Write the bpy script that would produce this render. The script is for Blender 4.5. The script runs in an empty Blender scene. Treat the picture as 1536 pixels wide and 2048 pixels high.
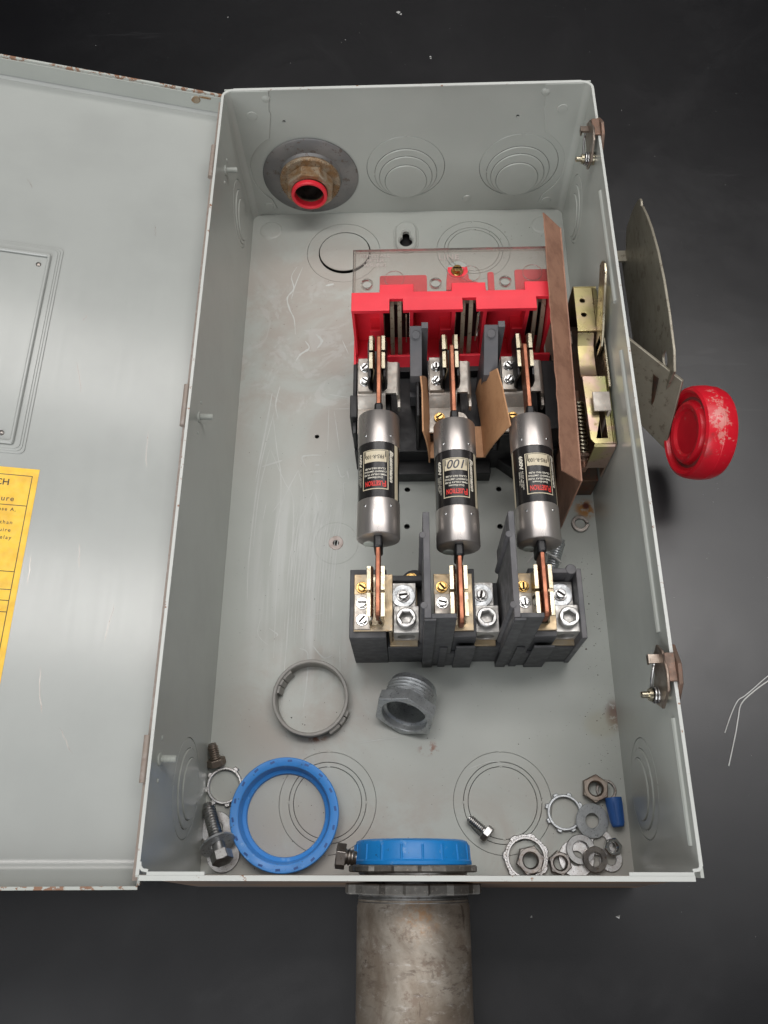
import bpy, bmesh, math, random
from mathutils import Vector, Matrix, Euler
random.seed(7)
S = 0.001                      # every length below is in millimetres
PI = math.pi
R = math.radians
sc = bpy.context.scene
C = sc.collection

# ------------------------------------------------------------------ camera, light, exposure
cam_d = bpy.data.cameras.new('camera'); cam = bpy.data.objects.new('camera', cam_d); C.objects.link(cam)
cam.location = (-3.875*S, 4.837*S, 660.958*S)
cam.rotation_euler = Euler((0.406178573, 0.0293878201, 0.00108363566), 'XYZ')
cam_d.sensor_fit = 'VERTICAL'; cam_d.sensor_height = 36.0; cam_d.lens = 36.0*1638.79787/2048
cam_d.clip_start = 0.02; cam_d.clip_end = 30
sc.camera = cam
w = bpy.data.worlds.new('World'); sc.world = w; w.use_nodes = True
w.node_tree.nodes['Background'].inputs[0].default_value = (0.92, 0.96, 1.0, 1)
w.node_tree.nodes['Background'].inputs[1].default_value = 0.05
def area_lamp(x, y, z, lx, ly, watts, col):
    l = bpy.data.lights.new('room_or_fill_light', 'AREA'); l.shape = 'RECTANGLE'; l.size = lx; l.size_y = ly
    l.energy = watts; l.color = col
    o = bpy.data.objects.new('room_or_fill_light', l); C.objects.link(o); o.location = (x, y, z)
    return o
area_lamp(0.15, 1.17, 1.50, 1.60, 0.24, 7.5, (1.0, 0.96, 0.93))
area_lamp(0.15, 0.55, 1.50, 1.60, 0.22, 9.0, (1.0, 0.96, 0.93))
area_lamp(0.38, 0.58, 1.70, 3.10, 1.30, 13.5, (0.98, 0.98, 1.0))      # the pale ceiling the tubes light up
front_fill = area_lamp(-0.55, -1.25, 1.15, 1.8, 1.2, 26.0, (0.97, 0.98, 1.0))      # added soft fill from the front left, no known source there
front_fill.rotation_euler = (Vector((0.05, 0.35, 0.0)) - front_fill.location).to_track_quat('-Z', 'Y').to_euler()
sc.view_settings.view_transform = 'Standard'; sc.view_settings.look = 'None'
sc.view_settings.exposure = 0.0; sc.view_settings.gamma = 1.0

# ------------------------------------------------------------------ materials
class NT:
    def __init__(s, name):
        s.m = bpy.data.materials.new(name); s.m.use_nodes = True
        s.t = s.m.node_tree; s.b = s.t.nodes['Principled BSDF']
        s.co = s.t.nodes.new('ShaderNodeTexCoord').outputs['Object']
    def n(s, k, **kw):
        x = s.t.nodes.new(k)
        for a, v in kw.items(): setattr(x, a, v)
        return x
    def l(s, a, b): s.t.links.new(a, b)
    def mapping(s, scale=(1, 1, 1), loc=(0, 0, 0), rot=(0, 0, 0)):
        m = s.n('ShaderNodeMapping'); s.l(s.co, m.inputs['Vector'])
        m.inputs['Scale'].default_value = scale; m.inputs['Location'].default_value = loc; m.inputs['Rotation'].default_value = rot
        return m.outputs[0]
    def noise(s, scale, detail=4, rough=0.55, vec=None, dist=0):
        x = s.n('ShaderNodeTexNoise'); x.inputs['Scale'].default_value = scale
        x.inputs['Detail'].default_value = detail; x.inputs['Roughness'].default_value = rough; x.inputs['Distortion'].default_value = dist
        s.l(vec if vec is not None else s.co, x.inputs['Vector']); return x.outputs['Fac']
    def ramp(s, f, a, b, lo=0.0, hi=1.0):
        x = s.n('ShaderNodeMapRange'); x.interpolation_type = 'SMOOTHSTEP'
        s.l(f, x.inputs['Value']); x.inputs['From Min'].default_value = a; x.inputs['From Max'].default_value = b
        x.inputs['To Min'].default_value = lo; x.inputs['To Max'].default_value = hi; return x.outputs['Result']
    def mix(s, f, a, b):
        x = s.n('ShaderNodeMix', data_type='RGBA')
        for v, i in ((f, 0), (a, 6), (b, 7)):
            if isinstance(v, (int, float)): x.inputs[i].default_value = v
            elif isinstance(v, tuple): x.inputs[i].default_value = (*v[:3], 1)
            else: s.l(v, x.inputs[i])
        return x.outputs[2]
    def math(s, op, a, b=None):
        x = s.n('ShaderNodeMath', operation=op)
        for i, v in enumerate((a, b)):
            if v is None: continue
            if isinstance(v, (int, float)): x.inputs[i].default_value = v
            else: s.l(v, x.inputs[i])
        return x.outputs[0]
    def near(s, pt, r0, r1, sc3=(1, 1, 1)):      # 1 inside r0, 0 beyond r1 (mm) round a point of the thing itself
        v = s.n('ShaderNodeVectorMath', operation='SUBTRACT'); s.l(s.co, v.inputs[0]); v.inputs[1].default_value = tuple(c*S for c in pt)
        q = s.n('ShaderNodeVectorMath', operation='MULTIPLY'); s.l(v.outputs[0], q.inputs[0]); q.inputs[1].default_value = sc3
        k = s.n('ShaderNodeVectorMath', operation='LENGTH'); s.l(q.outputs[0], k.inputs[0])
        return s.ramp(k.outputs['Value'], r0*S, r1*S, 1, 0)
    def set(s, col=None, rough=None, metal=None, **kw):
        for nm, v in (('Base Color', col), ('Roughness', rough), ('Metallic', metal)):
            if v is None: continue
            if isinstance(v, tuple): s.b.inputs[nm].default_value = (*v[:3], 1)
            elif isinstance(v, (int, float)): s.b.inputs[nm].default_value = v
            else: s.l(v, s.b.inputs[nm])
        for k, v in kw.items(): s.b.inputs[k.replace('_', ' ')].default_value = v
        return s
    def bump(s, h, strength=0.2, dist=0.0005):
        b = s.n('ShaderNodeBump'); b.inputs['Strength'].default_value = strength; b.inputs['Distance'].default_value = dist
        s.l(h, b.inputs['Height']); s.l(b.outputs[0], s.b.inputs['Normal']); return s

M = {}
PAINT = (0.43, 0.45, 0.415)
def paint(name, rough, chips=0.0, stain=0.0, streak=False, base=PAINT):
    t = NT(name)
    col = t.mix(t.ramp(t.noise(14, 5), 0.35, 0.7), base, tuple(c*0.93 for c in base))
    if stain:
        a = t.ramp(t.noise(9, 8, 0.65), 0.45, 0.66)
        col = t.mix(t.math('MULTIPLY', a, stain), col, (0.36, 0.315, 0.26))
        sp = t.ramp(t.noise(420, 2), 0.70, 0.76)
        col = t.mix(t.math('MULTIPLY', sp, 0.55), col, (0.10, 0.075, 0.06))
    if chips:
        c1 = t.ramp(t.noise(150, 6, 0.7), 0.66 - chips*0.2, 0.70 - chips*0.2)
        col = t.mix(c1, col, t.mix(t.noise(300), (0.16, 0.06, 0.03), (0.31, 0.18, 0.11)))
    t.set(col, t.ramp(t.noise(300, 5, 0.65, t.mapping((1, 0.03, 1))), 0.3, 0.7, rough*0.9, rough*1.14) if streak else rough)
    h = t.noise(60 if not streak else 160, 3, 0.5, t.mapping((1, 0.06, 1)) if streak else None)
    t.bump(h, 0.10, 0.0006)
    M[name] = t.m; return t
t = paint('paint_wall', 0.26)
t = paint('paint_door', 0.18, streak=True, base=(0.365, 0.38, 0.36))
# floor of the box: stains, rust spots and pale scuffs have shapes of their own
t = NT('paint_floor')
col = t.mix(t.ramp(t.noise(14, 5), 0.35, 0.7), PAINT, tuple(c*0.94 for c in PAINT))
n1 = t.ramp(t.noise(11, 9, 0.68, dist=0.6), 0.38, 0.58)
zone = t.math('MAXIMUM', t.near((-95, 470, 0), 60, 190), t.math('MAXIMUM', t.near((-85, 125, 0), 30, 90), t.math('MULTIPLY', t.near((0, 5, 0), 20, 90, (0.3, 1, 1)), 0.9)))
col = t.mix(t.math('MULTIPLY', t.math('MULTIPLY', n1, zone), 0.72), col, (0.37, 0.32, 0.28))
stre = t.noise(55, 4, 0.6, t.mapping((1, 0.05, 1), rot=(0, 0, 0.06)))
haze = t.math('MULTIPLY', t.ramp(stre, 0.46, 0.62), t.near((-92, 225, 0), 15, 62, (1, 0.45, 1)))
col = t.mix(t.math('MULTIPLY', haze, 0.75), col, (0.56, 0.575, 0.555))
sw = t.math('MULTIPLY', t.ramp(t.noise(26, 7, 0.6, dist=1.5), 0.53, 0.6), t.near((-100, 450, 0), 40, 150))
col = t.mix(t.math('MULTIPLY', sw, 0.4), col, (0.50, 0.51, 0.49))
rn = t.noise(160, 6, 0.7)
r1 = t.math('MULTIPLY', t.ramp(rn, 0.38, 0.52), t.near((152, 290, 0), 4, 12))
r1b = t.near((153, 293, 0), 1.5, 4.5)
r2 = t.math('MULTIPLY', t.ramp(rn, 0.36, 0.50), t.near((158, 113, 0), 2, 10, (1, 0.6, 1)))
r3 = t.math('MULTIPLY', t.ramp(rn, 0.42, 0.55), t.near((-76, 96, 0), 2, 9, (0.8, 1.7, 1)))
r4 = t.math('MULTIPLY', t.ramp(rn, 0.50, 0.60), t.near((12, 88, 0), 2, 12, (1, 1.6, 1)))
col = t.mix(r1, col, (0.42, 0.20, 0.055)); col = t.mix(r1b, col, (0.10, 0.02, 0.015))
col = t.mix(r2, col, (0.17, 0.11, 0.085)); col = t.mix(r3, col, (0.22, 0.10, 0.06)); col = t.mix(r4, col, (0.25, 0.13, 0.09))
y1 = t.near((147, 106, 0), 6, 14, (0.8, 1, 1))
col = t.mix(t.math('MULTIPLY', y1, 0.35), col, (0.36, 0.33, 0.22))
spk = t.ramp(t.noise(520, 2), 0.71, 0.76)
col = t.mix(t.math('MULTIPLY', spk, 0.6), col, (0.10, 0.075, 0.06))
t.set(col, t.ramp(t.noise(18, 5), 0.3, 0.7, 0.34, 0.5)); t.bump(t.noise(90, 3), 0.08, 0.0005); M['paint_floor'] = t.m
# chipped rim / hinge side
t = paint('paint_chipped', 0.4, chips=0.75)
t = paint('lit_rim_paint', 0.30, chips=0.22, base=(0.53, 0.545, 0.515))  # paler base paints in the light on the upward edges; chips are wear
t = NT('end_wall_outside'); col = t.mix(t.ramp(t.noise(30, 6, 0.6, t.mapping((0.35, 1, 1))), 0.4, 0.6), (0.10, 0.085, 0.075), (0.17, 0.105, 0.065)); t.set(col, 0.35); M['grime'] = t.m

def metal(name, a, b, rough, scale=60, metallic=1.0, spots=None, bumpk=0.15, stretch=None, lo=0.4, hi=0.65):
    t = NT(name)
    v = t.mapping(stretch) if stretch else None
    col = t.mix(t.ramp(t.noise(scale, 6, 0.6, v), lo, hi), a, b)
    if spots: col = t.mix(t.ramp(t.noise(scale*5, 4, 0.7), 0.56, 0.66), col, spots)
    r = t.ramp(t.noise(scale*2, 4, 0.6, v), 0.3, 0.7, rough*0.8, rough*1.25)
    t.set(col, r, metallic); t.bump(t.noise(scale*6, 4, 0.6, v), bumpk, 0.0003); M[name] = t.m; return t
metal('ferrule', (0.50, 0.465, 0.44), (0.43, 0.395, 0.37), 0.34, 40, metallic=0.85, bumpk=0.03, stretch=(1, 0.15, 1))
metal('copper', (0.42, 0.175, 0.105), (0.33, 0.13, 0.08), 0.45, 50, spots=(0.30, 0.14, 0.09))
metal('bright_zinc', (0.58, 0.58, 0.57), (0.50, 0.50, 0.49), 0.20, 90, bumpk=0.03)
metal('aluminium', (0.52, 0.51, 0.485), (0.43, 0.415, 0.39), 0.45, 120, metallic=0.75, spots=(0.50, 0.46, 0.42))
metal('tinned', (0.46, 0.43, 0.385), (0.37, 0.335, 0.295), 0.42, 70, metallic=0.75, spots=(0.50, 0.42, 0.36))
metal('brassy', (0.45, 0.345, 0.215), (0.47, 0.40, 0.295), 0.45, 80, metallic=0.75, spots=(0.46, 0.33, 0.20))
metal('brass', (0.50, 0.33, 0.12), (0.38, 0.23, 0.08), 0.24, 200, bumpk=0.03)
metal('clip_steel', (0.50, 0.46, 0.35), (0.40, 0.35, 0.25), 0.30, 50, spots=(0.26, 0.20, 0.13))
metal('dark_contact', (0.46, 0.39, 0.29), (0.32, 0.24, 0.17), 0.45, 60, metallic=0.6, spots=(0.18, 0.11, 0.07), stretch=(1, 1, 0.3))
metal('dark_steel', (0.27, 0.25, 0.235), (0.36, 0.33, 0.30), 0.36, 90, spots=(0.20, 0.15, 0.12))
metal('grey_steel', (0.46, 0.46, 0.45), (0.34, 0.335, 0.33), 0.36, 90, spots=(0.26, 0.23, 0.21))
metal('galvanised', (0.58, 0.60, 0.61), (0.48, 0.50, 0.51), 0.40, 110, metallic=0.8, spots=(0.26, 0.27, 0.28))
metal('lock_zinc', (0.70, 0.69, 0.68), (0.55, 0.53, 0.51), 0.33, 130, spots=(0.34, 0.28, 0.25))
metal('reducer', (0.20, 0.20, 0.20), (0.27, 0.26, 0.25), 0.52, 35, metallic=0.6, spots=(0.16, 0.135, 0.12))
metal('rusty', (0.27, 0.16, 0.075), (0.36, 0.30, 0.22), 0.6, 110, metallic=0.45, spots=(0.14, 0.075, 0.04), bumpk=0.5)
metal('bronze_rust', (0.28, 0.15, 0.10), (0.20, 0.14, 0.105), 0.5, 90, metallic=0.5, spots=(0.22, 0.10, 0.06))
metal('brown_steel', (0.30, 0.255, 0.215), (0.235, 0.18, 0.145), 0.40, 80, metallic=0.9)
metal('latch_brown', (0.21, 0.13, 0.095), (0.15, 0.105, 0.08), 0.5, 90, metallic=0.4, spots=(0.24, 0.12, 0.075))
t = NT('yellow_zinc'); col = t.mix(t.ramp(t.noise(22, 4, 0.5, dist=1.0), 0.42, 0.58), (0.46, 0.40, 0.20), (0.47, 0.335, 0.275)); col = t.mix(t.ramp(t.noise(30, 3, 0.5, t.mapping((1, 1, 1), loc=(0.4, 0.2, 0))), 0.52, 0.66), col, (0.40, 0.41, 0.19)); col = t.mix(t.ramp(t.noise(220, 5, 0.7), 0.60, 0.68), col, (0.26, 0.19, 0.11)); t.set(col, t.ramp(t.noise(60, 4), 0.3, 0.7, 0.26, 0.40), 0.9); M['yellow_zinc'] = t.m
metal('guard_steel', (0.34, 0.315, 0.25), (0.25, 0.225, 0.175), 0.45, 26, spots=(0.20, 0.17, 0.13), metallic=0.35, stretch=(1, 0.5, 1))
metal('guard_edge', (0.50, 0.46, 0.38), (0.62, 0.58, 0.52), 0.4, 80)
metal('locknut_dark', (0.20, 0.195, 0.18), (0.15, 0.14, 0.125), 0.5, 90, metallic=0.5, spots=(0.30, 0.28, 0.25), bumpk=0.4)
metal('grease_dark', (0.06, 0.045, 0.035), (0.11, 0.06, 0.035), 0.45, 60, metallic=0.4, spots=(0.14, 0.03, 0.02))
# conduit: worn galvanised pipe with cross scratches and brown grime
t = NT('pipe_steel')
va = t.mapping((0.45, 1.3, 0.45), rot=(0, 0, 0.12)); vb = t.mapping((0.5, 1.2, 0.5), rot=(0, 0, -0.5)); vc = t.mapping((1.5, 0.25, 1.5))
col = t.mix(t.ramp(t.noise(16, 9, 0.7, dist=0.8), 0.36, 0.64), (0.36, 0.325, 0.275), (0.21, 0.17, 0.13))
fine = t.math('MULTIPLY', t.ramp(t.noise(210, 8, 0.75, va), 0.50, 0.64), t.ramp(t.noise(24, 5, 0.6), 0.40, 0.60))
col = t.mix(t.math('MULTIPLY', fine, 0.9), col, (0.13, 0.10, 0.08))
col = t.mix(t.math('MULTIPLY', t.ramp(t.noise(170, 8, 0.75, vb), 0.54, 0.68), 0.6), col, (0.50, 0.475, 0.44))
col = t.mix(t.math('MULTIPLY', t.ramp(t.noise(120, 4, 0.6, vc), 0.66, 0.69), 0.7), col, (0.13, 0.10, 0.08))
col = t.mix(t.math('MULTIPLY', t.near((4, -12, 37), 2, 20), t.ramp(t.noise(150, 7, 0.75), 0.46, 0.62)), col, (0.30, 0.185, 0.10))
col = t.mix(t.math('MULTIPLY', t.near((-4, -45, 37), 10, 70), t.ramp(t.noise(60, 9, 0.78), 0.52, 0.60)), col, (0.21, 0.165, 0.13))
col = t.mix(t.ramp(t.noise(48, 7, 0.75), 0.63, 0.67), col, (0.12, 0.095, 0.08))
t.set(col, t.ramp(t.noise(50, 5), 0.3, 0.7, 0.42, 0.62), 0.55); t.bump(t.noise(150, 6, 0.7, va), 0.2, 0.0004); M['pipe_steel'] = t.m
def plastic(name, a, b, rough, scale=40, **kw):
    t = NT(name); t.set(t.mix(t.ramp(t.noise(scale, 5), 0.4, 0.7), a, b), t.ramp(t.noise(scale*3, 4), 0.3, 0.7, rough*0.85, rough*1.2), **kw)
    t.bump(t.noise(900, 2), 0.05, 0.0002); M[name] = t.m; return t
plastic('black_plastic', (0.035, 0.036, 0.040), (0.047, 0.047, 0.051), 0.45)
plastic('grey_black', (0.050, 0.051, 0.054), (0.060, 0.060, 0.064), 0.5)
plastic('divider_grey', (0.085, 0.085, 0.091), (0.105, 0.10, 0.103), 0.5)
plastic('rubber_black', (0.007, 0.007, 0.008), (0.012, 0.012, 0.013), 0.42)
plastic('red_plastic', (0.80, 0.030, 0.050), (0.74, 0.025, 0.044), 0.38)
t = NT('blue_plastic'); col = t.mix(t.math('MULTIPLY', t.ramp(t.noise(34, 8, 0.72), 0.56, 0.70), 0.45), (0.050, 0.265, 0.70), (0.03, 0.09, 0.20)); col = t.mix(t.math('MULTIPLY', t.ramp(t.noise(300, 3, 0.6), 0.66, 0.72), 0.6), col, (0.02, 0.05, 0.11)); col = t.mix(t.math('MULTIPLY', t.ramp(t.noise(110, 6, 0.7), 0.60, 0.66), 0.35), col, (0.30, 0.52, 0.80)); t.set(col, t.ramp(t.noise(60, 5), 0.3, 0.7, 0.32, 0.5)); M['blue_plastic'] = t.m
t = NT('blue_side'); col = t.mix(t.math('MULTIPLY', t.ramp(t.noise(34, 8, 0.72), 0.56, 0.70), 0.45), (0.010, 0.24, 0.66), (0.03, 0.09, 0.20)); col = t.mix(t.math('MULTIPLY', t.ramp(t.noise(300, 3, 0.6), 0.66, 0.72), 0.6), col, (0.02, 0.05, 0.11)); col = t.mix(t.math('MULTIPLY', t.ramp(t.noise(110, 6, 0.7), 0.60, 0.66), 0.35), col, (0.30, 0.52, 0.80)); t.set(col, t.ramp(t.noise(60, 5), 0.3, 0.7, 0.32, 0.5)); M['blue_side'] = t.m
plastic('wire_nut_blue', (0.02, 0.09, 0.30), (0.03, 0.11, 0.35), 0.5)
plastic('grey_ring', (0.25, 0.24, 0.22), (0.30, 0.285, 0.26), 0.45)
plastic('green_plug', (0.42, 0.45, 0.40), (0.46, 0.48, 0.43), 0.4)
plastic('label_black', (0.013, 0.012, 0.012), (0.020, 0.018, 0.018), 0.22)
plastic('label_cream', (0.62, 0.55, 0.40), (0.55, 0.47, 0.33), 0.4, 120)
plastic('print_red', (0.65, 0.04, 0.03), (0.6, 0.035, 0.03), 0.4)
plastic('marker_ink', (0.03, 0.03, 0.045), (0.06, 0.06, 0.08), 0.4)
plastic('white_print', (0.70, 0.66, 0.56), (0.6, 0.56, 0.47), 0.4, 200)
plastic('print_black', (0.02, 0.017, 0.012), (0.03, 0.025, 0.02), 0.5)
plastic('yellow_label', (0.92, 0.58, 0.045), (0.80, 0.47, 0.04), 0.5, 90)
plastic('white_thread', (0.6, 0.6, 0.58), (0.5, 0.5, 0.48), 0.6)
plastic('scuff', (0.535, 0.55, 0.525), (0.47, 0.485, 0.46), 0.5)
t = NT('hinge_tan'); ht = t.ramp(t.noise(120, 7, 0.7), 0.42, 0.60); t.set(t.mix(ht, (0.26, 0.215, 0.18), t.mix(t.noise(260, 3), (0.13, 0.06, 0.035), (0.40, 0.38, 0.35))), 0.5); M['hinge_tan'] = t.m
plastic('dirt_and_shade', (0.03, 0.022, 0.018), (0.06, 0.03, 0.02), 0.8)  # crumbs of dirt, and the painted shade strip in screw slots
plastic('pale_weld', (0.55, 0.47, 0.43), (0.42, 0.33, 0.29), 0.5, 300)
# red knob with pale scuffing round the rim
t = NT('knob_red')
wear = t.math('MULTIPLY', t.ramp(t.math('ADD', t.noise(170, 9, 0.75), t.math('MULTIPLY', t.near((40, -58, 98), 2, 26, (2.0, 0.7, 0.7)), 0.20)), 0.61, 0.67), 0.65)
col = t.mix(wear, t.mix(t.ramp(t.noise(40, 4), 0.4, 0.7), (0.64, 0.010, 0.024), (0.56, 0.008, 0.02)), (0.62, 0.30, 0.26))
col = t.mix(t.math('MULTIPLY', t.ramp(t.noise(60, 6, 0.7), 0.55, 0.68), 0.45), col, (0.16, 0.04, 0.035))
t.set(col, 0.30); M['knob_red'] = t.m
plastic('knob_grime', (0.20, 0.055, 0.05), (0.27, 0.04, 0.04), 0.6, 80)
t = NT('fibre'); t.set(t.mix(t.ramp(t.noise(45, 9, 0.75), 0.42, 0.62), (0.50, 0.27, 0.135), (0.41, 0.21, 0.10)), 0.62); t.bump(t.noise(1300, 2), 0.15, 0.0003); M['fibre'] = t.m
t = NT('fibre_dark'); t.set(t.mix(t.ramp(t.noise(45, 9, 0.75), 0.42, 0.62), (0.33, 0.175, 0.115), (0.24, 0.12, 0.078)), 0.6); t.bump(t.noise(1300, 2), 0.15, 0.0003); M['fibre_dark'] = t.m
t = NT('clear_plastic')
tr = t.n('ShaderNodeBsdfTransparent'); tr.inputs[0].default_value = (0.985, 0.965, 0.95, 1); df = t.n('ShaderNodeBsdfDiffuse'); df.inputs[0].default_value = (0.62, 0.55, 0.50, 1)
m1 = t.n('ShaderNodeMixShader'); m1.inputs[0].default_value = 0.07; t.l(tr.outputs[0], m1.inputs[1]); t.l(df.outputs[0], m1.inputs[2])
gl = t.n('ShaderNodeBsdfGlossy'); gl.inputs['Roughness'].default_value = 0.12; fr = t.n('ShaderNodeFresnel'); fr.inputs[0].default_value = 1.45
m2 = t.n('ShaderNodeMixShader'); t.l(fr.outputs[0], m2.inputs[0]); t.l(m1.outputs[0], m2.inputs[1]); t.l(gl.outputs[0], m2.inputs[2])
t.l(m2.outputs[0], t.t.nodes['Material Output'].inputs['Surface']); M['clear'] = t.m
plastic('emboss', (0.33, 0.28, 0.25), (0.38, 0.33, 0.30), 0.4)
t = NT('table_sheet')
dust = t.ramp(t.noise(5, 9, 0.7, dist=1.0), 0.46, 0.72)
col = t.mix(dust, (0.0024, 0.0024, 0.0034), (0.0050, 0.0050, 0.0062))
ln2 = t.ramp(t.noise(30, 4, 0.6, t.mapping((0.12, 1, 1), rot=(0, 0, 0.35))), 0.665, 0.69)
col = t.mix(t.math('MULTIPLY', ln2, 0.4), col, (0.02, 0.02, 0.022))
t.set(col, t.math('ADD', t.ramp(t.noise(7, 6), 0.3, 0.7, 0.31, 0.36), t.math('MULTIPLY', dust, 0.05)), Specular_IOR_Level=0.76)
t.bump(t.math('ADD', t.noise(1400, 3), t.math('MULTIPLY', t.noise(9, 3), 14.0)), 0.14, 0.0003); M['table'] = t.m

# ------------------------------------------------------------------ mesh building
class MB:
    def __init__(s, X=None): s.v = []; s.f = []; s.X = X or Matrix.Identity(4)
    def add(s, vs, fs, X=None):
        b = len(s.v); Y = s.X @ X if X is not None else s.X
        s.v += [tuple(Y @ Vector(p)) for p in vs]; s.f += [tuple(b+i for i in q) for q in fs]; return s
    def box(s, x0, x1, y0, y1, z0, z1, X=None):
        vs = [(x, y, z) for z in (z0, z1) for y in (y0, y1) for x in (x0, x1)]
        return s.add(vs, [(0, 2, 3, 1), (4, 5, 7, 6), (0, 1, 5, 4), (2, 6, 7, 3), (0, 4, 6, 2), (1, 3, 7, 5)], X)
    def hexa(s, p, X=None):       # 8 points, order as box
        return s.add(p, [(0, 2, 3, 1), (4, 5, 7, 6), (0, 1, 5, 4), (2, 6, 7, 3), (0, 4, 6, 2), (1, 3, 7, 5)], X)
    def prism(s, poly, ax, a0, a1, X=None):
        n = len(poly)
        def P(p, a): return {'x': (a, p[0], p[1]), 'y': (p[0], a, p[1]), 'z': (p[0], p[1], a)}[ax]
        vs = [P(p, a0) for p in poly] + [P(p, a1) for p in poly]
        fs = [tuple(range(n))[::-1], tuple(range(n, 2*n))] + [(i, (i+1) % n, n+(i+1) % n, n+i) for i in range(n)]
        return s.add(vs, fs, X)
    def strip(s, prof, ax, a0, a1, th, X=None):   # open sheet profile given thickness, extruded along ax
        n = len(prof); off = []
        for i, p in enumerate(prof):
            a = Vector(prof[max(i-1, 0)]); b = Vector(prof[min(i+1, n-1)]); d = (b-a).normalized(); off.append((p[0]-d.y*th, p[1]+d.x*th))
        vs = []; fs = []
        def P(p, a): return {'x': (a, p[0], p[1]), 'y': (p[0], a, p[1]), 'z': (p[0], p[1], a)}[ax]
        for i in range(n): vs += [P(prof[i], a0), P(prof[i], a1), P(off[i], a0), P(off[i], a1)]
        for i in range(n-1):
            k = 4*i; fs += [(k, k+1, k+5, k+4), (k+2, k+6, k+7, k+3), (k, k+4, k+6, k+2), (k+1, k+3, k+7, k+5)]
        k = 4*(n-1); fs += [(0, 2, 3, 1), (k, k+1, k+3, k+2)]
        return s.add(vs, fs, X)
    def lathe(s, prof, c=(0, 0, 0), ax=(0, 0, 1), seg=40, closed=False, X=None, caps=True):
        q = Vector(ax).to_track_quat('Z', 'Y').to_matrix().to_4x4(); T = Matrix.Translation(c) @ q
        n = len(prof); vs = []
        for j in range(seg):
            a = 2*PI*j/seg; vs += [tuple(T @ Vector((r*math.cos(a), r*math.sin(a), h))) for r, h in prof]
        fs = []
        for j in range(seg):
            k = (j+1) % seg
            for i in range(n if closed else n-1):
                i2 = (i+1) % n; fs.append((j*n+i, k*n+i, k*n+i2, j*n+i2))
        if not closed and caps:
            if prof[0][0] > 1e-6: fs.append(tuple(j*n for j in range(seg))[::-1])
            if prof[-1][0] > 1e-6: fs.append(tuple(j*n+n-1 for j in range(seg)))
        return s.add(vs, fs, X)
    def cyl(s, p0, p1, r0, r1=None, seg=24, X=None):
        d = Vector(p1)-Vector(p0); return s.lathe([(r0, 0), (r0 if r1 is None else r1, d.length)], p0, tuple(d), seg, X=X)
    def ring(s, c, ri, ro, h, ax=(0, 0, 1), seg=48, ch=0.3, X=None):
        return s.lathe([(ri, 0), (ro, 0), (ro, h-ch), (ro-ch, h), (ri+ch, h), (ri, h-ch)], c, ax, seg, True, X)
    def tube(s, path, r, seg=8, X=None):
        vs = []; fs = []; n = len(path); P = [Vector(p) for p in path]; up = Vector((0.13, 0.37, 0.92))
        for i in range(n):
            d = (P[min(i+1, n-1)]-P[max(i-1, 0)]).normalized(); a = d.cross(up).normalized(); b = d.cross(a)
            vs += [tuple(P[i]+(a*math.cos(2*PI*j/seg)+b*math.sin(2*PI*j/seg))*r) for j in range(seg)]
        for i in range(n-1):
            for j in range(seg): k = (j+1) % seg; fs.append((i*seg+j, i*seg+k, (i+1)*seg+k, (i+1)*seg+j))
        fs += [tuple(range(seg))[::-1], tuple((n-1)*seg+j for j in range(seg))]
        return s.add(vs, fs, X)
    def plate(s, outer, holes, th, bev=0.0, X=None):   # flat plate in XY with holes, top at z=th
        cu = bpy.data.curves.new('plate', 'CURVE'); cu.dimensions = '2D'; cu.fill_mode = 'BOTH'
        cu.extrude = max(th/2-bev, 0.01); cu.bevel_depth = bev; cu.offset = -bev; cu.bevel_resolution = 0
        for pl in [outer]+list(holes):
            sp = cu.splines.new('POLY'); sp.points.add(len(pl)-1); sp.use_cyclic_u = True
            for p, q in zip(sp.points, pl): p.co = (q[0], q[1], 0, 1)
        o = bpy.data.objects.new('plate', cu); C.objects.link(o); dg = bpy.context.evaluated_depsgraph_get()
        me = o.evaluated_get(dg).to_mesh()
        vs = [(v.co.x, v.co.y, v.co.z+th/2) for v in me.vertices]; fs = [tuple(p.vertices) for p in me.polygons]
        o.evaluated_get(dg).to_mesh_clear(); bpy.data.objects.remove(o); bpy.data.curves.remove(cu)
        return s.add(vs, fs, X)
    def text(s, body, size, X=None, bold=0.0, shear=0.0, ax='LEFT', map=None, depth=0.0, space=1.0, fit=None):
        cu = bpy.data.curves.new('txt', 'FONT'); cu.body = body; cu.size = size; cu.align_x = ax; cu.align_y = 'CENTER'
        cu.offset = bold; cu.shear = shear; cu.extrude = depth; cu.space_character = space; cu.resolution_u = 3
        o = bpy.data.objects.new('txt', cu); C.objects.link(o); dg = bpy.context.evaluated_depsgraph_get()
        me = o.evaluated_get(dg).to_mesh(); bm = bmesh.new(); bm.from_mesh(me)
        if map:
            for _ in range(3):
                e = [x for x in bm.edges if x.calc_length() > 1.6]
                if not e: break
                bmesh.ops.subdivide_edges(bm, edges=e, cuts=1); bmesh.ops.triangulate(bm, faces=[f for f in bm.faces if len(f.verts) > 4])
        if fit and bm.verts:      # fit = (width, height) of the inked letters
            xs = [v.co.x for v in bm.verts]; ys = [v.co.y for v in bm.verts]; cx_ = (max(xs)+min(xs))/2 if ax == 'CENTER' else min(xs); cy_ = (max(ys)+min(ys))/2
            kx = fit[0]/(max(xs)-min(xs)); ky = fit[1]/(max(ys)-min(ys))
            for v in bm.verts: v.co.x = (v.co.x-cx_)*kx; v.co.y = (v.co.y-cy_)*ky
        vs = [tuple(v.co) for v in bm.verts]; bm.verts.index_update(); fs = [tuple(v.index for v in f.verts) for f in bm.faces]
        bm.free(); o.evaluated_get(dg).to_mesh_clear(); bpy.data.objects.remove(o); bpy.data.curves.remove(cu)
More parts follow.
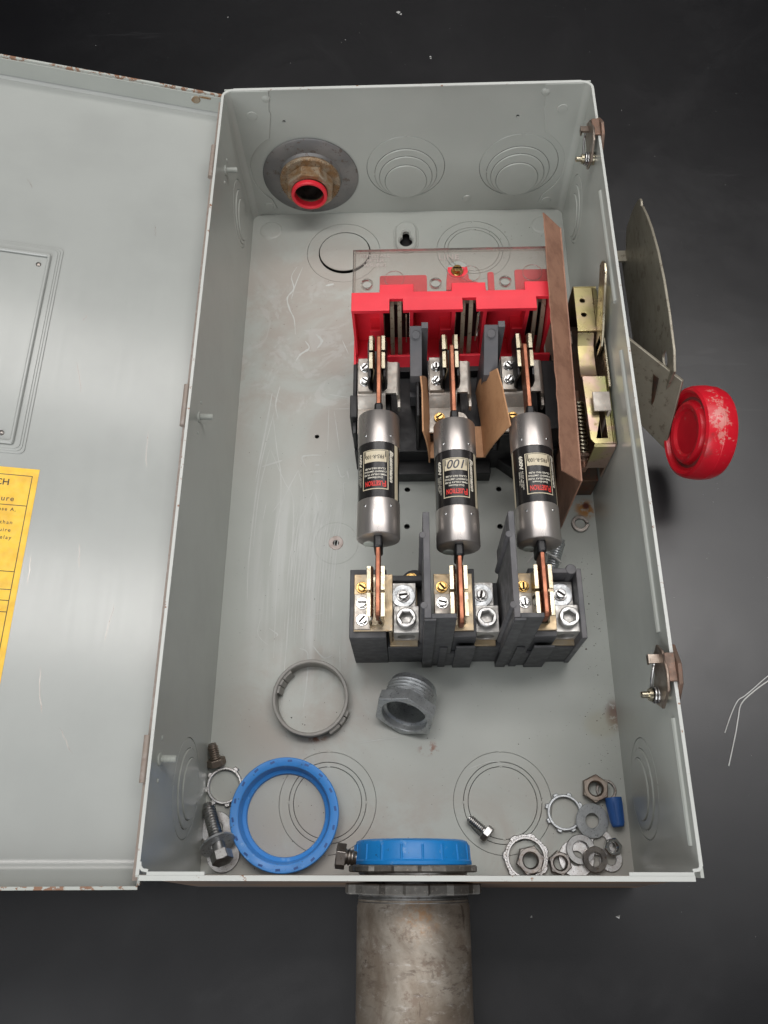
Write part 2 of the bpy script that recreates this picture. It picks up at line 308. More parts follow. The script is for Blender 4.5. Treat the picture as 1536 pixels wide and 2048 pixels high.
        if X is not None: vs = [tuple(X @ Vector(p)) for p in vs]
        if map: vs = [map(*p) for p in vs]
        return s.add(vs, fs)
    def mesh(s, name, mat, bevel=0.0, fix=True):
        me = bpy.data.meshes.new(name); me.from_pydata([(x*S, y*S, z*S) for x, y, z in s.v], [], s.f)
        if fix:
            bm = bmesh.new(); bm.from_mesh(me); bmesh.ops.remove_doubles(bm, verts=bm.verts, dist=1e-7)
            bmesh.ops.recalc_face_normals(bm, faces=bm.faces); bm.to_mesh(me); bm.free()
        me.materials.append(M[mat]); me.polygons.foreach_set('use_smooth', [True]*len(me.polygons)); me.set_sharp_from_angle(angle=R(32))
        return me
def wloc(o):
    v = Vector((0, 0, 0))
    while o is not None: v += o.location; o = o.parent
    return v
def build(name, mb, mat, parent=None, bevel=0.0, world=False, loc=None, rot=None, label=None, fix=True):
    if world and parent is not None:
        d = wloc(parent)/S; mb.v = [(x-d.x, y-d.y, z-d.z) for x, y, z in mb.v]
    return inst(name, mb.mesh(name, mat, fix=fix), parent, loc, rot, bevel, label)
def inst(name, me, parent=None, loc=None, rot=None, bevel=0.0, label=None):
    o = bpy.data.objects.new(name, me); C.objects.link(o); o.parent = parent
    if loc: o.location = Vector(loc)*S
    if rot: o.rotation_euler = rot
    if bevel:
        b = o.modifiers.new('edge', 'BEVEL'); b.width = bevel*S; b.segments = 2; b.limit_method = 'ANGLE'; b.angle_limit = R(38)
    if label: o['label'] = label
    return o
def tag(o, label, cat, group=None, kind=None):
    o['label'] = label; o['category'] = cat
    if group: o['group'] = group
    if kind: o['kind'] = kind
    return o
def thing(name, loc, label, cat, group=None, rot=None):
    o = bpy.data.objects.new(name, None); C.objects.link(o); o.location = Vector(loc)*S; o.empty_display_size = 0.01
    if rot: o.rotation_euler = rot
    return tag(o, label, cat, group)
def structure(o): o['kind'] = 'structure'; return o
def circ(cx, cy, r, n=64): return [(cx+r*math.cos(2*PI*i/n), cy+r*math.sin(2*PI*i/n)) for i in range(n)]
def rect(x0, x1, y0, y1): return [(x0, y0), (x1, y0), (x1, y1), (x0, y1)]
def rrect(x0, x1, y0, y1, r, n=6):
    o = []
    for cx, cy, a in ((x1-r, y0+r, -PI/2), (x1-r, y1-r, 0), (x0+r, y1-r, PI/2), (x0+r, y0+r, PI)):
        o += [(cx+r*math.cos(a+PI/2*i/n), cy+r*math.sin(a+PI/2*i/n)) for i in range(n+1)]
    return o
def hexa(r, a=0, c=(0, 0)): return [(c[0]+r*math.cos(a+PI/3*i), c[1]+r*math.sin(a+PI/3*i)) for i in range(6)]
def arcpts(cx, cy, r, a0, a1, n=16): return [(cx+r*math.cos(R(a0+(a1-a0)*i/n)), cy+r*math.sin(R(a0+(a1-a0)*i/n))) for i in range(n+1)]
XZ = Matrix(((1, 0, 0, 0), (0, 0, -1, 0), (0, 1, 0, 0), (0, 0, 0, 1)))      # plate XY -> world XZ, its normal to -y
def YZp(x): return Matrix(((0, 0, 1, x), (1, 0, 0, 0), (0, 1, 0, 0), (0, 0, 0, 1)))    # plate XY -> world YZ, normal to +x
def YZm(x): return Matrix(((0, 0, -1, x), (1, 0, 0, 0), (0, 1, 0, 0), (0, 0, 0, 1)))   # normal to -x
def thread(r, pitch, L, depth, p0=0.0):
    o = []; n = int(L/pitch)
    for i in range(n): o += [(r-depth, p0+i*pitch), (r, p0+(i+0.4)*pitch), (r, p0+(i+0.6)*pitch)]
    return o + [(r-depth, p0+n*pitch)]
def screw_mesh(name, mat, r=3.75, h=3.6, slot=1.7, flange=1.22, deep=1.3):
    mb = MB(); mb.lathe([(r*flange, 0), (r*flange, 0.5), (r*flange-0.3, 0.8), (0.01, 0.8)], seg=28)
    mb.prism(hexa(r), 'z', 0.7, h-deep)
    k = r*0.84; a0 = math.asin(slot/2/k)
    for sg in (0, PI):
        lo = [(k*math.cos(sg+a0+(PI-2*a0)*i/12), k*math.sin(sg+a0+(PI-2*a0)*i/12)) for i in range(13)]
        hi = [((k-0.5)*math.cos(sg+a0*1.1+(PI-2.2*a0)*i/12), (k-0.5)*math.sin(sg+a0*1.1+(PI-2.2*a0)*i/12)) for i in range(13)]
        n = 13; vs = [(*p, h-deep-0.01) for p in lo]+[(*p, h-0.35) for p in lo]+[(*p, h) for p in hi]
        fs = [tuple(range(n))[::-1], tuple(range(2*n, 3*n))]
        for lev in (0, 1): fs += [(lev*n+i, lev*n+(i+1) % n, (lev+1)*n+(i+1) % n, (lev+1)*n+i) for i in range(n)]
        mb.add(vs, fs)
    return mb.mesh(name, mat)
SCREW = {m: screw_mesh('screw', m) for m in ('bright_zinc', 'brass', 'grey_steel')}
SLOT = MB().box(-3.0, 3.0, -0.8, 0.8, 2.25, 2.42).mesh('slot_shade', 'dirt_and_shade')  # dark strip standing in for the shade inside a screw slot
def screw(parent, mat, x, y, z, ang, sc_=1.0):
    d = wloc(parent)/S
    o = inst('screw', SCREW[mat], parent, (x-d.x, y-d.y, z-d.z), (0, 0, R(ang))); o.scale = (sc_, sc_, sc_)
    if parent.parent is None: inst('slot_shade', SLOT, o)
    return o

# ------------------------------------------------------------------ table
mb = MB(); n = 40
prof = [(-900, 0), (1250, 0)] + [(1250+300*math.sin(R(a)), 300-300*math.cos(R(a))) for a in range(6, 91, 6)] + [(1550, 1400)]
vs = []; fs = []
for x in (-1500, 1500): vs += [(x, y, z-6.0) for y, z in prof]
k = len(prof); fs = [(i, k+i, k+i+1, i+1) for i in range(k-1)]
mb.add(vs, fs); o = structure(build('table', mb, 'table')); o['label'] = 'black matte sheet under and behind the open grey box'

# ------------------------------------------------------------------ the enclosure
W, L, H = 160.0, 629.4, 150.0
box = thing('switch_box', (0, 0, 0), 'open grey painted steel switch box lying on its back with door swung left', 'electrical box')
def keyhole(): 
    r = 6.6; a = math.asin(3.6/r); c = (-1.4, 588.8)
    pts = [(c[0]+r*math.sin(b), c[1]+r*math.cos(b)) for b in [a+(2*PI-2*a)*i/24 for i in range(25)]]
    return pts + [(c[0]-3.6, 598)] + [(c[0]+3.6*math.cos(R(180-q)), 598+3.6*math.sin(R(180-q))) for q in range(20, 180, 20)] + [(c[0]+3.6, 598)]
KO = [(-66.5, 48.2), (66.7, 48.1), (-65.0, 577.5), (66.9, 577.5)]
mb = MB()
holes = [circ(x, y, 37.4) for x, y in KO[:2]] + [circ(x, y, 37.4) for x, y in KO[2:]] + [keyhole()]
for x, y, r in ((-85.2, 365.3, 2.1), (-2.8, 310.7, 2.5), (-3.6, 275.2, 2.5), (78.0, 310.2, 2.5), (77.2, 274.4, 2.5), (-65.2, 260.5, 2.6)): holes.append(circ(x, y, r, 20))
mb.plate(rect(-W, W, -8.8, L), holes, 1.6, X=Matrix.Translation((0, 0, -1.6)))
build('back_panel', mb, 'paint_floor', box)
def knockout(rs, X, tabs=True, parent=box, mat='paint_floor', cs=None, lift=0.0, th=1.2):
    # concentric or eccentric punched rings, each its own piece, 0.45 mm gap between
    for i in range(len(rs)):
        gp_ = 0.28 if lift == 0 else 0.10; ro = rs[i]-gp_; c = cs[i] if cs else (0, 0)
        hl = []
        if i+1 < len(rs): c2 = cs[i+1] if cs else (0, 0); hl = [circ(*c2, rs[i+1]+(0.10 if lift == 0 else 0.02), 56)]
        m = MB(); m.plate(circ(*c, ro, 64), hl, th, 0.22 if lift == 0 else 0.55, X=X @ Matrix.Translation((0, 0, -th+0.06+lift*i)))
        if tabs and i < 3:
            for a in (90, 270) if i % 2 == 0 else (0, 180):
                m.lathe([(1.2, 0), (0.7, 0.25), (0.01, 0.3)], tuple(X @ Vector((c[0]+(ro+.2)*math.cos(R(a)), c[1]+(ro+.2)*math.sin(R(a)), 0))), tuple(X.to_3x3() @ Vector((0, 0, 1))), 10)
        build('knockout', m, mat, parent)
for i, (x, y) in enumerate(KO):
    if i == 2: continue
    knockout((37.4, 29.7, 26.2), Matrix.Translation((x, y, 0)))
x, y = KO[2]
m = MB(); m.plate(circ(x, y, 37.1), [circ(x+1, y, 26.4)], 1.2, 0.2, X=Matrix.Translation((0, 0, -1.14))); build('knockout', m, 'paint_floor', box)
m = MB(); m.plate(circ(0, 0, 25.2), [], 1.4, 0.35, X=Matrix.Translation((x+1, y-0.5, 1.0)) @ Matrix.Rotation(R(-3.2), 4, 'X')); build('knockout', m, 'paint_floor', box, label='half pushed out centre disc of a floor knockout')
# keyhole boss, dimples, welded nut
kc = -1.4
m = MB(); m.plate(rrect(kc-11, kc+11, 576, 614, 10.9), [keyhole()], 3.4, 1.6, X=Matrix.Translation((0, 0, 0.02)))
m.plate(rrect(kc-12.6, kc+12.6, 574.5, 615.5, 12.4), [rrect(kc-10.7, kc+10.7, 576.4, 613.6, 10.6)], 1.0, 0.45, X=Matrix.Translation((0, 0, 0.02)))
build('keyhole_boss', m, 'paint_floor', box)
for x, y in ((-141, 608), (139, 608)):
    m = MB(); m.lathe([(11.5, 0), (10.6, 0.7), (9.2, 0.9), (0.01, 0.9)], (x, y, 0.01)); build('dimple', m, 'paint_floor', box)
m = MB(); m.ring((-65.2, 260.5, 0.02), 2.6, 6.4, 0.7, ch=0.4, seg=24); build('weld_ring', m, 'pale_weld', box)
m = MB(); m.ring((-65.2, 260.5, 0.02), 18.9, 19.4, 0.25, ch=0.1, seg=64); build('press_mark', m, 'paint_floor', box)
# long walls
def wall_holes(lst): return [circ(a, b, r+0.2, 56) for a, b, r in lst]
lw = [(577, 57, 31), (54, 62, 34)]
rw = [(579, 52, 31), (54, 54, 34)]
m = MB(); m.plate(rect(-2, 621.5, 0, H), wall_holes(lw), 1.8, X=YZp(-W-1.8)); m.strip([(-W, 621.4)]+[(-W+8*(1-math.cos(R(a))), 621.4+7*math.sin(R(a))) for a in range(10, 91, 10)], 'z', 0, H, 1.8)
build('left_wall', m, 'paint_wall', box)
m = MB(); m.plate(rect(-2, 621.5, 0, H), wall_holes(rw), 1.8, X=YZm(W+1.8)); m.strip([(W, 621.4)]+[(W-8*(1-math.cos(R(a))), 621.4+7*math.sin(R(a))) for a in range(10, 91, 10)], 'z', 0, H, -1.8)
for y0, y1, zc in ((406, 518, 136), (144, 362, 134), (15, 88, 140)):
    m.tube([(W+0.7, y0+ (y1-y0)*i/6, zc) for i in range(7)], 2.6, 10)
build('right_wall', m, 'paint_wall', box)
for a, b, r in lw: knockout((r, r*0.80, r*0.62), YZp(-W) @ Matrix.Translation((a, b, 0)), mat='paint_wall', cs=[(0, 0), (0, -r*0.13), (0, -r*0.24)], lift=0.7, th=1.6)
for a, b, r in rw: knockout((r, r*0.80, r*0.62), YZm(W) @ Matrix.Translation((a, b, 0)), mat='paint_wall', cs=[(0, 0), (0, -r*0.13), (0, -r*0.24)], lift=0.7, th=1.6)
# chipped rims along the top edges, their top-lit brightness painted in
m = MB(); m.box(-W-1.9, -W+0.15, -1, 622, H-0.5, H+0.35); m.strip([(-W+0.15, 622)]+[(-W+8.1*(1-math.cos(R(a))), 622+6.8*math.sin(R(a))) for a in range(10, 91, 10)], 'z', H-0.5, H+0.35, 2.0)
m.strip([(-W+5, 0.4), (-W+1.5, 1.0), (-W-0.5, 3.0), (-W-1, 6)][::-1], 'z', H-0.5, H+0.36, 1.8); m.box(-W+4.5, -122, -1.0, 0.9, H-0.5, H+0.33)
build('wall_rim', m, 'lit_rim_paint', box)
m = MB(); m.box(W-0.15, W+1.9, 4, 622, H-0.5, H+0.35); m.strip([(W-0.15, 622)]+[(W-8.1*(1-math.cos(R(a))), 622+6.8*math.sin(R(a))) for a in range(10, 91, 10)], 'z', H-0.5, H+0.35, -2.0)
m.strip([(W+1.9, 6), (W+1.2, 3), (W-0.5, 1.3), (W-4, 0.9)], 'z', H-0.5, H+0.36, -1.8); m.box(120, W-3.5, -1.0, 0.9, H-0.5, H+0.33)
build('wall_rim', m, 'lit_rim_paint', box)
# far end wall with its knockouts, corner flaps
EK = [(-1.0, 58.5, 38.0), (108.6, 58.5, 38.0)]
m = MB(); m.plate(rect(-W, W, 0, H), [circ(-95, 51, 28, 48)]+[circ(a, b, r+.2) for a, b, r in EK]+[circ(-112, 116, 1.6, 14), circ(101, 116, 1.6, 14)], 1.6, X=Matrix.Translation((0, L+1.6, 0)) @ XZ)
for x in (-125, 123): m.lathe([(4.6, 0), (3.6, 1.5), (1.8, 2.2), (0.01, 2.4)], (x, L+0.1, 141.5), (0, -1, 0), 20)
m.lathe([(4.4, 0), (4.0, 0.8), (0.01, 1.0)], (61, L+0.1, 17), (0, -1, 0), 20)
build('far_end_wall', m, 'paint_wall', box)
for a, b, r in EK:
    knockout((r, r*0.80, r*0.68, r*0.54), Matrix.Translation((a, L, b)) @ XZ, mat='paint_wall', cs=[(0, 0), (0, -r*0.19), (0, -r*0.28), (0, -r*0.40)], lift=0.95, th=1.8)
m = MB(); m.box(-W+8, W-8, L-1.0, L+1.9, H-0.4, H+0.4); build('wall_rim', m, 'lit_rim_paint', box)
def flap(sg):
    xo = sg*(W-2); xi = sg*(W-39)
    cx, cz, rr = (sg*106, 57, 47)
    pts = [(xo, H-0.3), (xi, H-0.3), (sg*124, 128), (sg*123, 126), (sg*125, 98)]
    a0 = math.degrees(math.atan2(98-cz, (125-106))); 
    arc = [(cx+sg*rr*math.cos(R(a)), cz+rr*math.sin(R(a))) for a in [62-(62+48)*i/16 for i in range(17)]]
    pts = pts[:4] + [(arc[0][0], arc[0][1]+1)] + arc + [(sg*134, 10), (sg*143, 5), (xo, 0.3)]
    m = MB(); m.plate(pts if sg > 0 else pts[::-1], [], 1.3, 0.35, X=Matrix.Translation((0, L-0.1, 0)) @ XZ)
    for z in (124, 13): m.lathe([(4.8, 0), (4.4, 0.5), (0.01, 0.7)], (sg*(W-20 if z > 50 else W-18), L-1.4, z), (0, -1, 0), 20)
    build('corner_flap', m, 'paint_wall', box)
flap(-1); flap(1)
# near end wall, leaning out a little, with a pale folded lip
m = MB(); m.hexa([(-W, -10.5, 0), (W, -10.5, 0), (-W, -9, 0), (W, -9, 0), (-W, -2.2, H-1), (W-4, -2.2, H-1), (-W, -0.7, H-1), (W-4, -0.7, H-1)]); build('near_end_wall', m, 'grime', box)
m = MB(); m.box(-W, W-3, -4.0, -0.9, H-1.2, H+0.1); build('end_lip', m, 'lit_rim_paint', box, 0.3)
# studs on the left wall
for y, z in ((566, 121.5), (315.6, 124.3), (65.3, 133.2)):
    m = MB(); m.lathe([(4.2, 0), (4.2, 0.8), (2.4, 1.4)]+thread(2.5, 0.9, 9, 0.5, 1.4)+[(1.6, 10.8)], (-W, y, z), (1, 0, 0), 18)
    for dy in (-13, 13): m.lathe([(1.6, 0), (1.0, 0.7), (0.01, 0.8)], (-W, y+dy, z-1), (1, 0, 0), 10)
    build('wall_stud', m, 'paint_wall', box)
# hinge: knuckles and brown leaf line
for y0, y1 in ((533, 568), (296, 330), (50, 78)):
    m = MB(); m.cyl((-165, y0, 146), (-165, y1, 146), 2.2, seg=16); build('hinge_knuckle', m, 'hinge_tan', box)
m = MB(); m.box(-165.3, -162.0, -4, 622, 138, 144.5); build('hinge_leaf', m, 'hinge_tan', box)
# the door, tilted up on its far left side
m = MB()
yp = [(-7, 20), (-6.6, 14), (-5, 9), (-2, 4), (2, 1.2), (8, 0)] + [(60*i, 0) for i in range(1, 10)] + [(600, 0), (619, 0), (625.0, 0.6), (627.2, 3), (627.6, 6), (627.8, 21.0)]
m.strip(yp, 'x', -340, -1.0, -1.6)
door = build('door', m, 'paint_door', box, loc=(-165.5, 0, 125), rot=(0, R(14), 0), label='grey box door lying open, yellow label on it')
m = MB(); m.box(-1.6, 0, -6.5, 628, 0.5, 20); build('door_flange', m, 'paint_chipped', door)
m = MB(); m.box(-340, -1, -8.8, -6.95, 16.5, 20.6); build('door_rim', m, 'paint_chipped', door)
m = MB(); m.box(-340, 0, 627.6, 629.6, 18.0, 21.4); build('door_rim', m, 'paint_chipped', door)
m = MB(); m.box(-340, -2, 626.6, 627.4, 4, 19.5); 
m.lathe([(3.6, 0), (2.6, 0.5), (0.01, 0.6)], (-26, 626.4, 14), (0, -1, 0), 14); 
build('far_flange_inner', m, 'paint_wall', door)
m = MB(); m.lathe([(4.2, 0), (3.6, 0.6), (0.01, 0.8)], (-25, 626.5, 13.5), (0, -1, 0), 14); m.box(-22, -12, 625.9, 626.6, 16.5, 18, X=None); build('rust_patch', m, 'rusty', door)
# embossed panel on the door
m = MB(); 
for i, (d, z) in enumerate(((0, 0.5), (1.8, 1.0), (3.4, 1.5))):
    m.plate(rrect(-330, -111.8-d, 271+d, 454.5-d, 4), [], 0.7, 0.3, X=Matrix.Translation((0, 0, z-0.5)))
build('embossed_panel', m, 'paint_door', door)
m = MB(); m.plate(rrect(-330, -119.5, 277, 445.5, 2), [rrect(-328, -122.2, 280, 442.5, 1)], 2.2, 0.8, X=Matrix.Translation((0, 0, 1.65))); build('panel_ridge', m, 'paint_door', door)
for x, y in ((-127.8, 434.9), (-129, 285.5)):
    m = MB(); m.lathe([(2.0, 0), (1.9, 0.7), (0.9, 1.3), (0.01, 1.4)], (x, y, 1.6), seg=14); build('rivet', m, 'dark_steel', door)
# fine scratches on the inside of the door
m = MB(); random.seed(5)
def hair(x, y, dx, dy, wd):
    pts = [(x+dx*q/6+random.uniform(-.6, .6), y+dy*q/6) for q in range(7)]; vs = []; fs = []
    for q, (a, b) in enumerate(pts):
        e = wd*0.5*(1 if 0 < q < 6 else 0.2); vs += [(a-e, b, 0.05), (a+e, b, 0.05)]
        if q: fs.append((2*q-2, 2*q-1, 2*q+1, 2*q))
    m.add(vs, fs)
for p in ((-88, 352, 7, -26, 0.45), (-66, 208, 3, -18, 0.4), (-72, 92, -6, 30, 0.5), (-60, 84, 10, -16, 0.4), (-86, 395, -3, -6, 0.6), (-150, 520, 5, -9, 0.5), (-40, 140, 3, 26, 0.35), (-95, 196, 1, -20, 0.4), (-44, 480, -2, 12, 0.4), (-30, 300, 2, -30, 0.35)): hair(*p)
o = build('scratch_mark', m, 'dark_steel', door, fix=False); o['kind'] = 'stuff'
# yellow sheet label
m = MB(); m.box(-260, -99.5, 20, 260.2, 0.05, 0.25); lab = build('yellow_label', m, 'yellow_label', door)
m = MB()
def ln(x0, x1, y0, y1): m.box(x0, x1, y0, y1, 0.24, 0.32)
def hl(y, x1=-103.5): ln(-255, x1, y-0.25, y+0.25)
ln(-103.8, -103.3, 129, 254.5); ln(-103.8, -103.3, 20, 124.5)
hl(254.5); hl(231.8); hl(184); hl(171.5); hl(164); hl(156.2); hl(129); hl(124.5); hl(66)
def tx(s_, x, y, size, bold=0.0, sp=1.0): m.text(s_, size, Matrix.Translation((x, y, 0.30)), bold, 0, 'RIGHT', space=sp)
tx('SWITCH', -117.5, 248.5, 6.6, 0.08); tx('Enclosure', -112.5, 236.3, 5.4, 0.05, 1.2)
tx('Phase A,', -110, 228.4, 3.6, 0.03, 1.25); tx('more than', -110.5, 218.8, 3.8, 0.03, 1.25); tx('may require', -110.8, 213.2, 3.8, 0.03, 1.25); tx('time-delay', -109.5, 207.8, 3.8, 0.03, 1.25)
tx('ed as a', -112.6, 179.6, 4.0, 0.1, 1.25); tx('U.S.A.', -108.5, 134.8, 4.6, 0.1, 1.2)
tx('RS', -106, 111.5, 6.5, 0.2, 1.1); tx('S', -106.3, 104.2, 6.0, 0.2); tx('Le', -105.0, 97.8, 5, 0.2, 1.1)
build('printed_text', m, 'print_black', lab)

# latches on the right rim
def latch(y, z, flip):
    m = MB()
    out = [(y-10, z+6), (y-2, z+22), (y+10, z+24), (y+24, z+19), (y+30, z+10), (y+26, z+3), (y+12, z-1), (y+6, z-8), (y-4, z-8)]
    m.prism(out, 'x', W-5.2, W-3.2)
    o = build('latch', m, 'brown_steel', box, 0.5)
    m = MB(); m.prism([(y-6, z+14), (y+2, z+24), (y+14, z+26), (y+28, z+18), (y+30, z+12), (y+12, z+12), (y+4, z+10)], 'x', W+1.9, W+4.6); m.prism([(y+4, z+20.6), (y+4, z+22.4), (y+22, z+22.4), (y+22, z+20.6)], 'x', W-4.5, W+2); build('latch_tongue', m, 'latch_brown', o, 0.5)
    m = MB(); m.box(W-12, W-4, y+17, y+23, z+12, z+14); m.box(W-12, W-10.6, y+17, y+23, z+9, z+14); build('latch_tab', m, 'brown_steel', o, 0.3)
    m = MB(); m.lathe([(2.2, 0), (2.2, 15), (1.4, 15.8)], (W, y, z), (-1, 0, 0), 16); m.lathe([(5.2, 0), (5.2, 2.0)], (W-0.2, y, z), (-1, 0, 0), 20); m.lathe([(4.0, 8.6), (4.0, 10.8)], (W, y, z), (-1, 0, 0), 20); build('latch_pin', m, 'clip_steel', o)
    m = MB(); pth = [(W-2.5-6.0*i/48, y+4.7*math.cos(2*PI*i/16), z+4.7*math.sin(2*PI*i/16)) for i in range(49)]
    pth += [(W-9.0, y+9, z+5), (W-8.4, y+14, z+9), (W-7.6, y+17, z+9), (W-7.8, y+22, z+13)]
    m.tube(pth, 0.95, 8); build('latch_spring', m, 'grey_steel', o)
latch(561, 130, 0); latch(104.5, 130, 0)

# scuff scratches scored into the paint of the back panel
m = MB()
SZ = [0.05]
def scuff(pts, wd):
    SZ[0] += 0.006      # each stroke a hair above the one before
    n = 24; P = []
    for i in range(n+1):      # Catmull style interpolation through the points
        u = i/n*(len(pts)-1); k = min(int(u), len(pts)-2); f = u-k
        p0, p1, p2, p3 = (Vector(pts[max(min(j, len(pts)-1), 0)]) for j in (k-1, k, k+1, k+2))
        P.append(0.5*((2*p1)+(p2-p0)*f+(2*p0-5*p1+4*p2-p3)*f*f+(3*p1-p0-3*p2+p3)*f**3))
    vs = []; fs = []
    for i, p in enumerate(P):
        d = (P[min(i+1, n)]-P[max(i-1, 0)]).normalized(); q = Vector((-d.y, d.x))*wd*0.5*(0.25+0.75*math.sin(PI*min(max(i/n, 0.02), 0.98)))*random.uniform(0.6, 1.2)
        vs += [(p.x-q.x, p.y-q.y, SZ[0]), (p.x+q.x, p.y+q.y, SZ[0])]
        if i: fs.append((2*i-2, 2*i-1, 2*i+1, 2*i))
    m.add(vs, fs)
SC = [([(-126, 392), (-136, 330), (-140, 250), (-139, 210)], 1.4), ([(-127, 388), (-121, 350), (-116, 320), (-115, 250), (-114, 160)], 1.0), ([(-128, 352), (-135, 310), (-137, 258)], 1.1), ([(-127, 352), (-113, 320), (-104, 300), (-103, 240), (-104, 170), (-106, 120)], 1.0),
      ([(-101, 331), (-110, 310), (-116, 290), (-122, 240)], 1.2), ([(-101, 331), (-96, 312), (-95, 296)], 1.0), ([(-86, 312), (-92, 295), (-99, 275), (-101, 230)], 1.3), ([(-86, 312), (-82, 296), (-80, 276)], 1.0), ([(-74, 296), (-78, 280), (-80, 262)], 1.6),
      ([(-94, 334), (-98, 344), (-90, 346), (-80, 346)], 1.6), ([(-86, 336), (-82, 336)], 2.4), ([(-88, 329), (-81, 329)], 2.0), ([(-87, 320), (-82, 319)], 2.6),
      ([(-112, 560), (-117, 548), (-114, 533), (-120, 522), (-117, 508), (-112, 496), (-110, 478)], 1.6), ([(-106, 560), (-112, 540), (-116, 520)], 1.0), ([(-82, 536), (-74, 538)], 3.0), ([(-100, 470), (-96, 462), (-104, 455), (-108, 448)], 2.2), ([(-90, 478), (-84, 470), (-88, 462)], 3.0),
      ([(-129, 412), (-133, 372), (-139, 320)], 1.8), ([(-122, 420), (-125, 400), (-122, 385)], 1.5), ([(-76, 410), (-56, 406)], 0.8), ([(-70, 394), (-52, 394)], 0.6), ([(-64, 470), (-58, 455)], 0.9), ([(-70, 392), (-64, 350)], 0.6), ([(-75, 395), (-75, 350)], 0.5),
      ([(-93, 168), (-86, 163), (-86, 140), (-88, 120)], 1.2), ([(-82, 170), (-73, 160), (-66, 162)], 1.4), ([(-60, 170), (-59, 148)], 0.7), ([(-119, 185), (-112, 180), (-113, 178)], 1.2), ([(-90, 195), (-74, 198)], 0.9), ([(-90, 190), (-72, 192)], 0.6), ([(-66, 336), (-62, 324), (-58, 326)], 1.2), ([(-57, 330), (-55, 322)], 1.4),
      ([(-118, 170), (-128, 180), (-126, 196)], 0.6), ([(-58, 300), (-60, 316), (-57, 318)], 0.7), ([(-20, 105), (20, 118)], 0.6), ([(-46, 92), (-10, 97)], 0.7), ([(40, 72), (60, 78), (74, 75)], 0.7), ([(-128, 300), (-130, 282)], 1.0), ([(-122, 290), (-116, 300)], 1.0), ([(-134, 335), (-116, 341)], 2.2)]
for p, wd in SC: scuff(p, wd)
for i in range(16):      # bundle of fine strokes running down from the sharp turns
    x = -104+i*2.6+random.uniform(-1, 1); scuff([(x+6, 300-random.uniform(0, 14)), (x+1, 262), (x-1.5, 226-random.uniform(0, 20)), (x-2, 190-random.uniform(0, 25))], random.uniform(0.5, 1.3))
o = build('scuff_mark', m, 'scuff', box, fix=False); o['kind'] = 'stuff'
# dirt crumbs on the back panel
m = MB(); random.seed(3)
def crumb(x, y, r, z=0.05):
    a = random.uniform(0, 6); e = random.uniform(0.3, 1)
    m.add([(x+r*math.cos(a), y+r*math.sin(a), z), (x+r*e*math.cos(a+2.1), y+r*e*math.sin(a+2.1), z), (x+r*e*math.cos(a+4.2), y+r*e*math.sin(a+4.2), z), (x, y, z+r*0.6)], [(0, 2, 1), (0, 1, 3), (1, 2, 3), (2, 0, 3)])
for i in range(150): crumb(random.gauss(148, 8), random.uniform(10, 260), random.uniform(0.25, 0.75))
for i in range(120): crumb(random.uniform(-155, 155), random.uniform(0, 130), random.uniform(0.2, 0.6))
for i in range(110): crumb(random.uniform(-150, -55), random.uniform(130, 560), random.uniform(0.2, 0.6))
for i in range(40): crumb(random.uniform(60, 140), random.uniform(560, 615), random.uniform(0.3, 0.8))
for x, y, r in ((147, 204, 1.0), (141, 166, 1.2), (118, 226, 1.6), (104, 578, 1.3), (100, 600, 0.9), (-97, 112, 1.0), (119, 577, 1.1), (124, 566, 1.3)): crumb(x, y, r)
m.v = [(max(-158, min(158, x)), y, z) for x, y, z in m.v]
o = build('dirt_crumb', m, 'dirt_and_shade', box); o['kind'] = 'stuff'

# ------------------------------------------------------------------ load side fuse block
blk = thing('load_terminal_block', (40, 180, 0), 'dark grey plastic fuse block with two tall dividers at lower ends of fuses', 'terminal block')
m = MB()
m.box(-46.5, -19.5, 155.5, 208, 0.3, 80)                      # left shoulder
m.box(-19.4, 8, 156, 207.4, 0.3, 47.5); m.box(-19.4, 8, 203.5, 207.9, 47, 66)
m.box(46, 67, 156, 207.4, 0.3, 47.5); m.box(29, 46.0, 155.8, 208, 0.3, 80)
m.box(104, 124.5, 155.5, 207.4, 0.3, 47.5); m.box(86, 103.9, 155.8, 208, 0.3, 80)
build('block_body', m, 'grey_black', blk, 0.6, world=True)
m = MB(); m.box(121.5, 125.5, 154.5, 207.5, 1, 80); m.box(100, 121.4, 204, 207.8, 30, 80); m.cyl((118, 207, 60), (118, 207, 80.3), 4, seg=18); build('side_wall', m, 'divider_grey', blk, 0.5, world=True)
for x0, x1, fx, bx in ((7.2, 11.8, 28.6, 46), (66.0, 70.2, 85.8, 104)):
    m = MB(); m.box(x0, x1, 153.4, 229, 60, 139.5); m.box(x0, x1, 153.4, 208.2, 0.5, 60.2)
    m.cyl((x0-0.2, 212, 62), (x0-0.2, 212, 139.8), 2.4, seg=16); m.cyl((x0-0.2, 162, 20), (x0-0.2, 162, 139.8), 2.4, seg=16)
    o = build('phase_divider', m, 'divider_grey', blk, 0.35, world=True)
    m = MB(); m.box(x1+0.05, fx, 153.2, 156.5, 40, 139.3); m.box(x0, fx+8, 153.0, 155.6, 0.5, 40)
    m.box(x0, x0+8, 151.4, 153.2, 0.3, 139); m.box(fx-9, fx-3, 151.9, 153.1, 0.3, 62); m.box(fx+3, bx, 151.2, 153.1, 0.3, 66)
    build('divider_front', m, 'grey_black', blk, 0.4, world=True)
m = MB(); m.cyl((2, 209, 40), (2, 209, 44), 11, seg=28); build('mounting_ear', m, 'grey_black', blk, 0.5, world=True)
screw(blk, 'brass', -0.5, 212, 44, 20, 1.15)
CLIPX = (-26.2, 32.6, 92.3)
